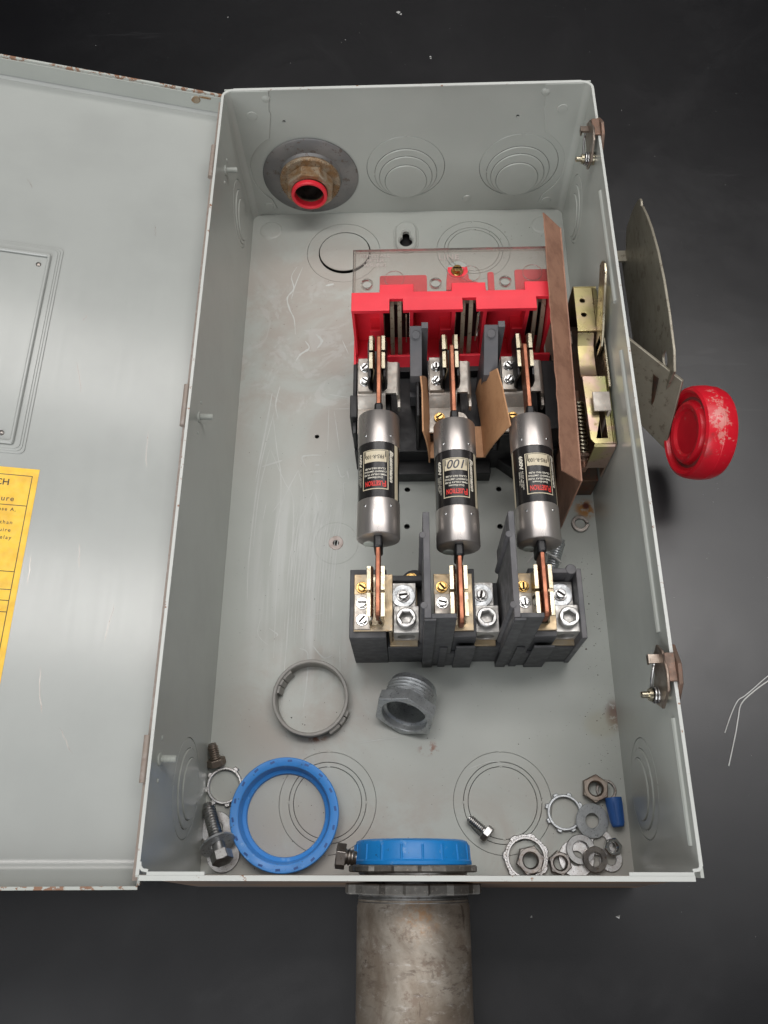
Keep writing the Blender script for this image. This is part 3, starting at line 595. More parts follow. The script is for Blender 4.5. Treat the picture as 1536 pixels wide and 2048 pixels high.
def jaw(mb, xc, y0, y1, z0, z1):
    for sx in (-1, 1):
        prof = [(xc+sx*3.0, z0), (xc+sx*4.4, z0+6), (xc+sx*2.1, z1-7), (xc+sx*1.85, z1-4.0), (xc+sx*2.4, z1-1.4), (xc+sx*3.6, z1-0.3), (xc+sx*6.5, z1-0.6)]
        mb.strip(prof, 'y', y0, y1, -1.3*sx)
for k, xc in enumerate(CLIPX):
    m = MB(); m.box(xc-17, xc+11.5, 160, 203.5, 80.05, 82); m.box(xc+8.6, xc+10.6, 160, 203.4, 50, 81.9)
    m.box(xc+8.8, xc+30, 156.8, 203.2, 47.7, 50.6); build('terminal_plate', m, 'brassy', blk, 0.4, world=True)
    m = MB(); m.box(xc-16.5, xc-5, 161, 187.5, 82.02, 83.6); build('clamp_plate', m, 'tinned', blk, 0.3, world=True)
    screw(blk, 'brass', xc-11, 193, 82, (-35, -50, 90)[k], 1.0)
    if k == 0: screw(blk, 'bright_zinc', xc-10.6, 168, 83.5, 48)
    screw(blk, 'bright_zinc', xc-10.8, 180.5, 83.5, (0, -15, 92)[k])
    m = MB(); jaw(m, xc, 183, 201, 82, 108.5); jaw(m, xc, 163.5, 181, 82, 108.5); m.box(xc-4.5, xc+4.5, 164, 200.5, 82.03, 84.2)
    build('fuse_clip', m, 'clip_steel', blk, 0.2, world=True)
    xl = xc+19.8
    m = MB(); m.box(xl-9.0, xl+9.0, 181.5, 203, 50.7, 63); o = build('lug', m, 'aluminium', blk, 0.5, world=True)
    m = MB(); xx = xl+1.5
    Xl = Matrix.Translation((xx, 181.3, 0)) @ XZ
    m.plate([(-9.4, 51), (9.4, 51), (9.4, 74), (-9.4, 74)], [circ(0, 61, 6.6, 32)], 20.5, X=Xl)
    build('wire_lug', m, 'aluminium', blk, 0.5, world=True)
    m = MB(); m.lathe([(7.6, 73), (7.6, 80.5), (7.0, 81.3), (5.3, 81.3)], (xx, 170.5, 0), seg=32)
    m2 = MB(); m2.plate(circ(0, 0, 7.4, 36), [hexa(4.6, 0.2*k)], 7.6, 0.7, X=Matrix.Translation((xx, 170.5, 74))); build('socket_screw', m2, 'grey_steel', blk, world=True)
    m = MB(); m.ring((xl-0.6, 192, 63.05), 3.5, 9.0, 1.3); build('flat_washer', m, 'galvanised', blk, world=True)
    screw(blk, 'grey_steel', xl-0.6, 192, 64.3, (8, 78, -35)[k], 1.12)

# ------------------------------------------------------------------ line side fuse base (black) with contacts
base = thing('line_fuse_base', (40, 370, 0), 'black plastic fuse base with clips at upper ends of fuses', 'fuse base')
m = MB(); m.box(-48, 126, 331, 421, 0.3, 34); m.box(-48, 126, 405, 421, 34, 44)
for xc in CLIPX: m.box(xc-18, xc+2, 329, 402, 34, 66); m.box(xc+2, xc+10, 348, 402, 34, 62)
m.box(-48.2, -45, 334, 402, 34, 62)
m.box(5, 7.5, 333, 404, 34, 92); m.box(68.5, 71, 333, 372, 34, 64)
m.box(-50, -44, 345, 366, 34, 70); m.box(112, 126, 334, 400, 34, 66)
m.prism([(76, 331.2), (126, 331.2), (126, 312), (92, 318)], 'z', 0.4, 18); m.box(-20, 70, 318, 331.1, 0.3, 16)
build('base_body', m, 'rubber_black', base, 0.6, world=True)
for x, wd in ((5.0, 9.3), (64.5, 11.0)):
    m = MB(); m.prism([(395.5, 124), (372, 107), (364.5, 100), (364, 92), (368, 84), (372, 60), (376, 34), (396, 34)], 'x', x-wd/2, x+wd/2)
    m.box(x+wd/2-0.2, x+wd/2+5, 392, 397.5, 50, 126); m.lathe([(3.2, 0), (3.2, 0.35), (2.6, 0.36)], (x, 389, 121.3), (0, -0.5, 0.87), 20)
    m.box(x-wd/2, x+wd/2+1, 366, 371, 52, 66)
    build('arc_barrier', m, 'divider_grey', base, 0.8, world=True)
for k, xc in enumerate(CLIPX):
    # tinned terminal: stepped strap with round lobe and hook
    m = MB(); prof = [(393, 79), (361, 79), (358.5, 77.5), (352, 70.5), (349.5, 71.0), (329, 71.0)]
    m.strip([(p[0], p[1]) for p in prof], 'x', xc-17, xc+6.0, 2.0)
    lobe = [(xc+5.8, 347)] + [(xc+7+7.5*math.cos(R(a)), 339.5+7.5*math.sin(R(a))) for a in range(80, -100, -15)] + [(xc+5.8, 332)] + [(xc+7+2.6*math.cos(R(a)), 339.5+2.6*math.sin(R(a))) for a in (-120, -60, 0, 60, 120)]
    m.plate(lobe, [], 2.0, 0.2, X=Matrix.Translation((0, 0, 70.6)))
    m.box(xc+5.9, xc+15, 362, 392, 77.0, 79); m.prism([(xc+15+3*math.sin(R(a)), 76-0+3*math.cos(R(a))) for a in range(0, 91, 15)]+[(xc+18, 66), (xc+16, 66), (xc+15, 74)], 'y', 360, 392); m.box(xc+16, xc+18, 352, 361, 66, 73)
    m.box(xc+5.9, xc+9, 378, 392.5, 77.2, 79.2)
    build('terminal_strap', m, 'tinned', base, 0.3, world=True)
    m = MB(); m.box(xc-16.5, xc-4.5, 361.5, 393.5, 79.05, 83); build('clamp_plate', m, 'tinned', base, 0.4, world=True)
    a = ((48, -35), (88, 58), (-50, 55))[k]
    screw(base, 'bright_zinc', xc-10.6, 384, 83, a[0], 1.0); screw(base, 'bright_zinc', xc-10.6, 370.5, 83, a[1], 1.0)
    screw(base, 'brass', xc-8.5, 342, 72.0, (60, 35, 0)[k], 1.0)
    m = MB(); jaw(m, xc, 385.9, 399.7, 76, 106.5); jaw(m, xc, 368.6, 383.9, 76, 106.5); build('fuse_clip', m, 'clip_steel', base, 0.2, world=True)
    m = MB(); pr = [(xc-6.5, 104), (xc-8.2, 94), (xc-7.6, 86), (xc-5, 81.5), (xc, 80.5), (xc+5, 81.5), (xc+7.6, 86), (xc+8.2, 94), (xc+6.5, 104)]
    m.strip(pr, 'y', 362, 401, 1.6); build('clip_spring', m, 'rubber_black', base, 0.2, world=True)
# ------------------------------------------------------------------ red switch carrier
red = thing('red_switch_carrier', (35, 435, 0), 'bright red plastic switch carrier with open cells above the fuses', 'switch carrier')
m = MB()
outer = [(-47.5, 421.6), (-16.1, 421.6)]
def notch(x0, x1): return [(x0, 421.6), (x0, 433.2), (x1, 433.2), (x1, 421.6)]
ol = [(-47.5, 440), (-47.5, 421.6)] + notch(-16.1, -5.0) + notch(44, 55.1) + notch(104.4, 115) + [(118.5, 421.6), (118.5, 448.5), (95.6, 448.5), (95.6, 440.2), (63.4, 440.2), (63.4, 448.4), (35.5, 448.4), (35.5, 440.2), (3.9, 440.2), (3.9, 447.8), (-24.1, 447.8), (-24.1, 440)]
m.plate(ol, [], 4.0, 0.25, X=Matrix.Translation((0, 0, 106)))
# ribs, cell backs, ledges
m.box(-47.4, -45.2, 421.7, 440, 44, 106.2)
cells = ((-45.2, -24.4), (3.5, 35.3), (64.0, 95.7))
for x0, x1 in cells:
    m.box(x0+0.02, x1-0.02, 437.6, 440.2, 46, 106.3)
for x in (-24.4, 35.3, 95.7): m.box(x, x+3.0, 421.7, 446, 46, 106.2); m.box(x-9, x+3.0, 421.8, 424.2, 78, 81.5); m.box(x-9, x-0.02, 421.9, 440, 46, 78.2)
for x in (0.6, 61.2, 118.0 - 2.6): m.box(x, x+2.9, 421.7, 446, 46, 106.2)
m.box(-47.5, 120, 414, 441, 40, 45.2)
m.hexa([(-22, 407, 39), (9, 407, 39), (-22, 414, 39), (9, 414, 39), (-20, 415, 53), (7, 415, 53), (-20, 417, 53), (7, 417, 53)])
m.hexa([(37, 407, 39), (70, 407, 39), (37, 414, 39), (70, 414, 39), (39, 415, 53), (68, 415, 53), (39, 417, 53), (68, 417, 53)])
m.hexa([(97, 407, 39), (123, 407, 39), (97, 414, 39), (123, 414, 39), (99, 415, 53), (123, 415, 53), (99, 417, 53), (123, 417, 53)])
m.box(-49, -46.9, 407, 440, 38, 50); m.box(-48, 124, 405.6, 414.5, 37, 41.2)
build('carrier_body', m, 'red_plastic', red, 0.45, world=True)
m = MB(); m.plate([(31.5, 448), (55, 448), (55, 456), (51, 459.5), (50, 472), (33.5, 472), (32, 459)], [], 3, 0.3, X=Matrix.Translation((0, 0, 98.4))); build('screw_tab', m, 'red_plastic', red, world=True)
m = MB()
for x0, x1, y0, y1 in ((-25, 16, 447, 476), (92, 121.5, 447, 480), (52, 60, 447, 468), (68.5, 74, 447, 478)): m.plate(rrect(x0, x1, y0, y1, 2), [], 3, 0.3, X=Matrix.Translation((0, 0, 84)))
build('lower_barrier', m, 'red_plastic', red, world=True)
for x0 in (-20.5, 39.5, 100):
    for i in range(2):
        m = MB(); xx = x0+4.4+i*6.4; m.strip([(440, 100), (435, 97), (430, 86), (424, 70), (420, 56), (418, 47)], 'x', xx, xx+3.6, 3.0); build('knife_contact', m, 'dark_contact', red, 0.3, world=True)
    m = MB(); m.box(x0-1.2, x0-0.2, 425, 428, 60, 96); m.box(x0+17.6, x0+18.6, 425, 428, 60, 96); m.box(x0+1, x0+16, 441, 443, 92, 104); build('contact_guide', m, 'dark_contact', red, world=True)
    m = MB(); m.box(x0-0.95, x0+20.9, 441.1, 446.5, 34.5, 105.7); build('cell_back', m, 'rubber_black', red, world=True)
# ------------------------------------------------------------------ clear line shield
sh = thing('line_shield', (35, 470, 100), 'clear plastic shield embossed LINE lying behind the red carrier', 'terminal shield')
m = MB(); sl = [circ(-35.1, 453.5, 4.0, 28), circ(22.6, 453.3, 4.0, 28), circ(80.9, 454, 4.0, 28), rrect(32.5, 51, 459, 477, 8.9)]
m.plate(rect(-46.8, 118.4, 441, 489), sl, 2.0, 0.2, X=Matrix.Translation((0, 0, 102.2)))
build('shield_plate', m, 'clear', sh, world=True)
m = MB(); m.plate(rect(-47.2, 118.8, 440.8, 489.6), [rect(-45.2, 116.8, 440.7, 487.6)], 3.2, 0.3, X=Matrix.Translation((0, 0, 101.6)))
for cx, cy in ((-35.1, 453.5), (22.6, 453.3), (80.9, 454)): m.ring((cx, cy, 101.4), 4.05, 5.2, 3.4, seg=32)
for cx, cy, r in ((-12, 458, 8.5), (52, 462, 8.5), (104, 462, 8.5)): m.ring((cx, cy, 103.8), r-0.8, r, 0.9, seg=40)
build('shield_border', m, 'clear', sh, world=True)
for s_, x, y, z in (('REINSTALL\nAFTER\nWIRING', -28.5, 477.5, 5.0), ('LINE', 34.5, 479.6, 8.2)):
    m = MB(); m.text(s_, z, Matrix.Translation((x, y, 104.35)), 0.05, 0, 'CENTER', depth=0.25, space=1.08); o = build('embossed_text', m, 'emboss', sh, world=True)
screw(sh, 'brass', 41.3, 467.5, 101.4, 0, 1.15)

# ------------------------------------------------------------------ fuses
def fuse(k, x, y0, y1, b0, b1, rot, label, tilt=0.0):
    f = thing('cartridge_fuse', (x, (y0+y1)/2, 103), label, 'fuse', 'cartridge fuses in the clips', rot=(0, 0, R(tilt)))
    h = (y1-y0)/2; r = 16.0; fl = 28.0
    yc = (y0+y1)/2
    def ferr(sg):
        m = MB(); m.lathe([(r*0.35, 0), (r-1.1, 0), (r-0.35, 0.35), (r, 1.1), (r, fl-1), (r-0.15, fl), (r-0.6, fl)], (0, sg*h, 0), (0, -sg, 0), 64)
        o = build('ferrule', m, 'ferrule', f)
        for a in (-36, 38):
            q = Vector((math.sin(R(a)), 0, math.cos(R(a)))); m = MB(); m.lathe([(1.1, 0), (0.7, 0.5), (0.01, 0.7)], tuple(q*(r-0.05)+Vector((0, sg*(h-fl+6), 0))), tuple(q), 10); build('dimple', m, 'bright_zinc', o)
        return o
    ferr(1); o = ferr(-1)
    m = MB(); m.lathe([(4.4, 0), (4.2, 0.8), (0.01, 1.3)], (-7.0, -h+0.02, -7.0), (0, -1, 0), 20); build('end_plug', m, 'green_plug', f)
    m = MB(); m.lathe([(r-0.55, -h+fl-0.6), (r-0.55, h-fl+0.6)], (0, 0, 0), (0, 1, 0), 64); build('fuse_tube', m, 'label_black', f)
    for e, sg in ((b1-yc, 1), (b0-yc, -1)):
        m = MB(); hw = 9.2; bl = abs(e)
        m.prism([(sg*(h-2), -hw), (sg*(h-2), hw), (sg*(bl-2.5), hw), (sg*bl, hw-3), (sg*bl, -hw+3), (sg*(bl-2.5), -hw)], 'x', -1.75, 1.75); build('copper_blade', m, 'copper', f, 0.7)
        m = MB(); m.box(-3.2, 3.2, min(sg*(h-1), sg*(h+9)), max(sg*(h-1), sg*(h+9)), -10.5, 10.5); build('blade_sleeve', m, 'rubber_black', f, 1.6)
    # printed label wrapped round the tube
    R0 = r-0.55+0.10
    def wrap(sx, sy, z=0, e=0.0): return ((R0+e)*math.sin(sx/R0), sy, (R0+e)*math.cos(sx/R0))
    def patch(mb, s0, s1, yA, yB, e):
        n = max(2, int(abs(s1-s0)/1.2)); vs = []; fs = []
        for i in range(n+1): vs += [wrap(s0+(s1-s0)*i/n, yA, 0, e), wrap(s0+(s1-s0)*i/n, yB, 0, e)]
        for i in range(n): fs.append((2*i, 2*i+2, 2*i+3, 2*i+1))
        mb.add(vs, fs)
    cream = MB(); T = h-fl; 
    fy1, fy0 = T-6.8, -T+6.2                  # frame extents along the fuse
    fs_ = 10.2; cut = fy1-10.2
    for a, b, c, d in ((-fs_, -fs_+0.7, fy0, fy1), (fs_-0.7, fs_, fy0, fy1), (-fs_, fs_, fy0, fy0+0.7), (-fs_, fs_, fy1-0.5, fy1)): patch(cream, a, b, c, d, 0.03)
    patch(cream, -fs_+1.5, fs_-1.5, cut, fy1-0.9, 0.03)
    patch(cream, 16.2, 20.5, -T+0.3, T-0.3, 0.03); patch(cream, -26.5, -22.5, -T+0.3, T-0.3, 0.03)
    o1 = build('printed_label', cream, 'label_cream', f, rot=(0, R(rot), 0), fix=False)
    wt = MB()
    U = Matrix.Rotation(PI, 4, 'Z')
    def wtx(mb, s_, sx, sy, size, ang, bold=0.0, shear=0.0, ax='CENTER', fit=None, e=0.06):
        mb.text(s_, size, Matrix.Translation((sx, sy, 0)) @ Matrix.Rotation(R(ang), 4, 'Z'), bold, shear, ax, map=lambda a, b, c: wrap(a, b, 0, e), fit=fit)
    wtx(wt, 'Bussmann', 13.0, T-6.5, 5.0, -90, 0.24, 0.28, 'LEFT', (26.5, 3.5))
    wtx(wt, '600V', -13.6, T-7.5, 4.6, -90, 0.22, 0, 'LEFT', (11.5, 3.4))
    for i, s_ in enumerate(('AC INT. RATING', '200,000 AMPS RMS', '300V DC')): wtx(wt, s_, -12.7-i*1.5, T-20.0, 1.5, -90, 0.02, 0, 'LEFT', (15-2*i, 1.0))
    y = fy0+2.0+5.4
    for s_, w_ in (('Dual-Element', 11.5), ('TIME-DELAY FUSE', 17.5), ('CURRENT LIMITING', 17.5), ('CLASS RK5 FUSE', 16.0)): y += 2.5; wtx(wt, s_, 0, y-0.6, 2.0, 180, 0.05, 0, 'CENTER', (w_, 1.45))
    build('printed_text', wt, 'white_print', o1, fix=False)
    rd = MB(); wtx(rd, 'F', 7.2, fy0+4.4, 4.3, 180, 0.16, 0, 'CENTER', (2.2, 5.0)); wtx(rd, 'USETRON', -0.9, fy0+4.7, 4.3, 180, 0.14, 0, 'CENTER', (13.6, 4.2)); build('printed_text', rd, 'print_red', o1, fix=False)
    bk = MB()
    if k == 1: wtx(bk, '100', 0, cut+4.9, 9.6, 180, 0.10, 0.3, 'CENTER', (13.5, 7.4), 0.08)
    else: wtx(bk, 'FRS-R-100', -0.5, cut+4.2, 3.4, 180, 0.06, 0, 'CENTER', (14.2, 3.2), 0.08)
    for a in (-fs_+2.3, fs_-2.3): patch(bk, a-0.35, a+0.35, cut+4.0, fy1-1.2, 0.06)
    build('printed_text', bk, 'marker_ink' if k == 1 else 'print_black', o1, fix=False)
    return f
fuse(0, -24.6, 222.5, 324.0, 163.5, 397.5, -8, 'left fuse of three, FRS-R-100 printed upside down on its black label')
fuse(1, 33.6, 215.5, 316.5, 158.0, 388.0, -3, 'middle fuse with 100 handwritten on its label, between fibre barriers')
fuse(2, 92.0, 217.5, 319.5, 162.0, 388.0, 7, 'right fuse beside the tall brown fibre barrier, FRS-R-100 on label', 0.2)

# ------------------------------------------------------------------ fibre barriers
fb = thing('fibre_barrier', (37, 330, 45), 'tan fibre card bent into a U under the middle fuse', 'insulating barrier', 'fibre insulating cards')
m = MB()
def sheet(mb, rows, th):     # rows: list of polylines (same count) -> thick sheet
    a = len(rows); b = len(rows[0]); vs = [Vector(p) for r_ in rows for p in r_]; nr = []
    for i in range(a):
        for j in range(b):
            g = lambda ii, jj: vs[max(0, min(a-1, ii))*b+max(0, min(b-1, jj))]
            nr.append((g(i+1, j)-g(i-1, j)).cross(g(i, j+1)-g(i, j-1)).normalized()*th)
    V = [tuple(p) for p in vs]+[tuple(p-q) for p, q in zip(vs, nr)]; F = []; n = a*b
    for i in range(a-1):
        for j in range(b-1): q = (i*b+j, i*b+j+1, (i+1)*b+j+1, (i+1)*b+j); F += [q, tuple(n+t_ for t_ in q[::-1])]
    for i in range(a-1): F += [(i*b, (i+1)*b, n+(i+1)*b, n+i*b), ((i+1)*b+b-1, i*b+b-1, n+i*b+b-1, n+(i+1)*b+b-1)]
    for j in range(b-1): F += [(j+1, j, n+j, n+j+1), ((a-1)*b+j, (a-1)*b+j+1, n+(a-1)*b+j+1, n+(a-1)*b+j)]
    mb.add(V, F)
def lerp(a, b, t_): return tuple(a[i]+(b[i]-a[i])*t_ for i in range(len(a)))
sheet(m, [[(15, 343, 55), (62, 343, 55)], [(15, 314, 55), (62, 314, 55)]], 1.2)
rows = []
for t_ in [i/6 for i in range(7)]:       # right flange, curling outward towards its top
    z = 55+58*t_; x = 60.6+2.5*t_+ 9.0*t_**2.2
    rows.append([(x-3.2+4.2*0, 376-14*max(0, t_-0.35)/0.65, z), (x, 345, z), (x+3.2*t_+1, 313.6-8.5*t_+6*t_*t_, z)])
sheet(m, rows, 1.2)
rows = []
for t_ in [i/6 for i in range(7)]:
    z = 55+55*t_; x = 16.3-3.0*t_-4.5*t_**2
    rows.append([(x-1.0, 383-25*t_**1.5, z), (x, 345, z), (x-1.5*(1-t_), 309.5+(0 if t_ < .6 else -2*(t_-.6)), z)])
sheet(m, rows, -1.2)
build('fibre_card', m, 'fibre', fb, world=True)
fb2 = thing('fibre_barrier', (124, 380, 0), 'tall dark brown fibre barrier running between fuses and switch mechanism', 'insulating barrier', 'fibre insulating cards')
m = MB(); x0, z0 = 126.6, 104.0
sheet(m, [[(x0+4.5, 510, z0), (x0+2.5, 390, z0), (x0, 268, z0)], [(x0+4.5, 510, 0.5), (x0+2.5, 390, 0.5), (x0, 268, 0.5)]], 1.1)
build('barrier_wall', m, 'fibre_dark', fb2, world=True)
m = MB(); rows = []
for t_ in [i/4 for i in range(5)]:
    dx = -16.5*t_; dz = 18.5*t_
    jt = 0.35 if t_ == 1 else 0.0
    rows.append([(x0+4.5*(510-268-7*i)/242+dx+random.uniform(-jt, jt)+0.2*math.sin(i*0.35)*t_, 510-242*i/34, z0+dz+random.uniform(-jt, jt)) for i in range(35)])
sheet(m, rows, 1.1); build('barrier_flap', m, 'fibre_dark', fb2, world=True)

# ------------------------------------------------------------------ switch mechanism
mc = thing('switch_mechanism', (146, 380, 0), 'yellow zinc plated switch mechanism with spring beside the right wall', 'switch mechanism')
m = MB(); m.box(134, 158.5, 303, 452, 0.3, 30); m.box(134, 157, 330, 440, 30, 58); build('mechanism_base', m, 'grease_dark', mc, 0.6, world=True)
def hole2(y): return circ(144.2, y, 2.2, 20)
m = MB(); m.plate(rect(137.8, 153, 405.5, 449), [hole2(435.7), hole2(421.6)], 1.8, 0.2, X=Matrix.Translation((0, 0, 98.2)))
m.strip([(153, 98.4), (155, 97.6), (156.6, 95.8), (157.2, 93), (157.2, 40)], 'y', 405.5, 449, 1.8)
m.strip([(449.0, 98.4), (450.6, 97), (451, 94), (451, 40)], 'x', 138, 157, 1.6)
build('bracket_head', m, 'yellow_zinc', mc, 0.25, world=True)
m = MB(); m.strip([(405.4, 97.5), (401, 94.5), (397, 91), (380, 90.0), (370, 90.2), (364, 94), (362.6, 96.5)], 'x', 138.2, 151.4, 1.8); build('bracket_strap', m, 'yellow_zinc', mc, 0.25, world=True)
m = MB(); m.plate([(137.2, 362.4), (138.4, 306), (141.5, 301.6), (155.5, 301.6), (155.5, 362.4)], [rect(147.2, 151.8, 306.5, 340)], 1.8, 0.2, X=Matrix.Translation((0, 0, 97.8)))
m.strip([(155.5, 98), (157, 97.0), (157.6, 95), (157.6, 40)], 'y', 302, 362.4, 1.6); m.strip([(302.2, 98), (301, 97), (300.8, 95), (300.8, 62)], 'x', 141, 157, -1.4)
build('bracket_plate', m, 'yellow_zinc', mc, 0.25, world=True)
m = MB(); m.box(142.2, 155.6, 327.5, 344.6, 103.4, 105.2); m.hexa([(150, 318, 84), (151.6, 318, 84), (150, 322, 84), (151.6, 322, 84), (153.5, 327.5, 104.5), (155.5, 327.5, 104.5), (153.5, 331, 104.5), (155.5, 331, 104.5)]); m.box(154, 155.6, 340, 344.5, 90, 103.5); build('interlock_tab', m, 'tinned', mc, 0.4, world=True)
m = MB(); m.prism([(444, 139), (438, 143.5), (430, 142.5), (392, 114), (386, 106), (386, 84), (396, 84), (402, 96), (446, 132)], 'x', 152.8, 154.8); m.hexa([(152.8, 388, 90), (154.8, 388, 90), (152.8, 396, 90), (154.8, 396, 90), (152.8, 388, 108), (154.8, 388, 108), (152.8, 396, 108), (154.8, 396, 108)]); m.box(156.2, 158, 350, 396, 60, 104)
build('lever_bar', m, 'clip_steel', mc, 0.4, world=True)
m = MB(); N = 14*16; m.tube([(141+4.2*math.cos(2*PI*i/16), 312+50.0*i/N, 60+4.2*math.sin(2*PI*i/16)) for i in range(N+1)], 1.15, 8); build('coil_spring', m, 'clip_steel', mc, world=True)
m = MB(); m.cyl((141, 300, 60), (141, 372, 60), 2.6, seg=14); m.prism([(141+6.6*math.cos(R(a)), 60+6.6*math.sin(R(a))) for a in range(0, 360, 60)], 'y', 308.5, 311.5); m.box(136, 146, 306, 308.4, 40, 62); build('spring_rod', m, 'bronze_rust', mc, 0.3, world=True)
m = MB(); m.box(130.5, 138.5, 398, 446, 48, 62); m.box(131, 136.5, 404, 417, 62, 84); build('mechanism_block', m, 'brown_steel', mc, 0.5, world=True)

# ------------------------------------------------------------------ handle outside the right wall
hd = thing('operating_lever', (200, 380, 0), 'switch handle with red round knob outside the right wall of the box', 'switch handle')
m = MB(); gx = 212.5
gp = [(573, 34), (573, 55), (571, 66), (568, 74), (565, 78.5), (560.5, 80), (557, 78.3), (553, 81.5), (535, 88.5), (517, 93.8), (487, 99.6), (453, 102.3), (420, 101.8), (386, 98.8), (370, 92.5), (366, 60), (366, 4), (556, 4), (556, 22), (566, 26)]
m.plate(gp, [rrect(384.5, 399, 72, 83.5, 4.5)], 2.2, 0.35, X=YZp(gx)); m.box(162, 212.6, 544, 556.5, 17, 19.2)
build('guard_plate', m, 'guard_steel', hd, world=True)
m = MB(); A, B, Ei, D = Vector((168, 423, 85)), Vector((221.5, 366, 84)), Vector((172, 395, 30)), Vector((218, 332, 30)); nn = (B-A).cross(Ei-A).normalized()*2.8
m.hexa([tuple(p) for p in (Ei, D, Ei+nn, D+nn, A, B, A+nn, B+nn)]); m.lathe([(9, 0), (9, 20)], (160, 405, 60), (1, 0, 0), 24)
build('lever_arm', m, 'guard_steel', hd, 0.5, world=True)
m = MB(); q = Vector((206, 0, 0)); q = (A*0.30+B*0.70)*0.62+(Ei*0.30+D*0.70)*0.38; nd_ = -nn.normalized()
if nd_.y > 0: nd_ = -nd_
dd = (A-Ei).normalized(); m.hexa([tuple(q+dd*a+nd_*b+(B-A).normalized()*c) for a, c, b in ((-17, -1.0, 0.05), (-17, 1.0, 0.05), (13, -3.0, 0.05), (13, 3.0, 0.05), (-17, -0.4, 0.5), (-17, 0.4, 0.5), (13, -2.0, 0.5), (13, 2.0, 0.5))])
build('arm_slot', m, 'grease_dark', hd, world=True)
kc_ = (222.5, 328.0, 67.5); kax = Vector((1, 0.03, -0.17)).normalized()
m = MB(); rk = 37.0
m.lathe([(0.01, 3.8), (9, 4.0), (17.5, 3.2), (19.5, 1.0), (22.5, 0.2), (24.8, 1.2), (26.0, 4.2), (27.5, 5.0), (31.0, 3.6), (32.2, 1.0), (34, 0.0), (36.2, 1.4), (37.6, 5), (38.4, 12.6), (38.05, 13.1), (38.4, 13.6), (37.8, 21), (36, 25.5), (32.5, 27.6), (0.01, 27.6)], kc_, tuple(kax), 96)
build('knob', m, 'knob_red', hd, world=True)
m = MB(); m.ring(tuple(Vector(kc_)+kax*4.85), 26.2, 31.2, 0.4, tuple(-kax), 64, 0.05); build('knob_groove', m, 'knob_grime', hd, world=True)

# ------------------------------------------------------------------ conduit fitting in the far left corner
rwash = thing('reducing_washer', (-94.8, L, 51), 'large grey disc washer flat on the far wall around the rusty locknut', 'washer')
m = MB(); m.lathe([(24, 0.3), (45.5, 0.3), (46.8, 1.0), (46.8, 1.6), (45.5, 2.4), (31, 2.4), (29, 4.4), (24, 4.4)], (0, 0, 0), (0, -1, 0), 72, True); build('washer_disc', m, 'reducer', rwash)
fit = thing('conduit_locknut', (-95.2, L-4, 50), 'rusty hexagonal locknut on the conduit stub in the far wall', 'locknut')
m = MB(); m.lathe([(18, 0), (29.5, 0), (29.8, 2), (28.5, 4.5), (18, 4.5)], (0, 0, 0), (0, -1, 0), 64, True); 
for i in range(64): a = 2*PI*i/64; m.box(-0.55, 0.55, -1.2, 0.2, 26.6, 29.3, X=Matrix.Rotation(a, 4, 'Y') @ Matrix.Translation((0, -3.6, 0)))
build('serrated_flange', m, 'rusty', fit)
m = MB(); hx = [(23.8*math.cos(R(a)), 23.8*math.sin(R(a))) for a in range(15, 375, 45)]
m.plate(hx, [circ(0, 0, 17.2, 40)], 12, 0.8, X=Matrix.Translation((0, -4.4, 0)) @ XZ); build('nut_body', m, 'rusty', fit)
st = thing('conduit_stub', (-95.6, L-10.5, 49.0), 'short conduit stub with red plastic bushing in the far left wall', 'conduit')
m = MB(); m.lathe([(14.2, -60), (17.0, -60), (17.0, 10), (16.6, 12), (14.2, 12)], (0, 0, 0), (0, -1, 0), 48, True); build('pipe_wall', m, 'rusty', st)
m = MB(); m.lathe([(14.0, 7.0), (14.15, 7.0), (14.15, 12.1), (17.0, 12.1), (17.0, 10), (17.5, 10), (17.5, 13.4), (16.6, 14.2), (14.9, 14.2), (14.2, 13.2)], (0, 0, 0), (0, -1, 0), 56, True); build('red_bushing', m, 'red_plastic', st)
m = MB(); m.lathe([(13.9, -60)]+[(13.9-(0.6 if i % 2 else 0), -58+i*2.2) for i in range(30)], (0, 0, 0), (0, -1, 0), 40)
m.f = [q for q in m.f if len(q) == 4]; build('inner_thread', m, 'dark_steel', st, fix=False)

# ------------------------------------------------------------------ big conduit through the near wall
pp = thing('conduit_pipe', (-2.2, -14, 62), 'worn thick steel conduit pipe entering the box through its near wall', 'conduit')
pz = 62.0
m = MB(); m.lathe([(33.4, 8), (33.4, 230), (37.0, 230), (37.0, 6.0), (36.4, 4.6), (36.2, 2.0)], (0, 0, 0), (0, -1, 0), 96, True); build('pipe_body', m, 'pipe_steel', pp)
m = MB(); m.lathe(thread(36.4, 2.1, 10.5, 0.9, -6.0), (0, 0, 0), (0, -1, 0), 72); m.lathe(thread(36.4, 2.2, 22, 0.9, -28.0), (0, 0, 0), (0, -1, 0), 72); build('pipe_thread', m, 'grey_steel', pp)
ln_ = thing('conduit_locknut', (-2.2, -9.6, 62), 'dark lugged locknut outside the near wall, around the conduit', 'locknut', 'locknuts on the large conduit')
def lug_ring(ri, ro, lug, n, th, ph=0.0, wd=0.5):
    o = []
    for i in range(n):
        a = ph+2*PI*i/n; s_ = 2*PI/n
        for f, r_ in ((-0.5, ro), (-wd/2-0.05, ro), (-wd/2+0.03, lug), (0, lug), (wd/2-0.03, lug), (wd/2+0.05, ro)): o.append((r_*math.cos(a+f*s_), r_*math.sin(a+f*s_)))
    return o
m = MB(); m.plate(lug_ring(36, 41.0, 45.0, 9, 6, R(87)), [circ(0, 0, 35.6, 64)], 6.5, 0.9, X=Matrix.Translation((0, 3.2, 0)) @ XZ); build('nut_ring', m, 'locknut_dark', ln_)
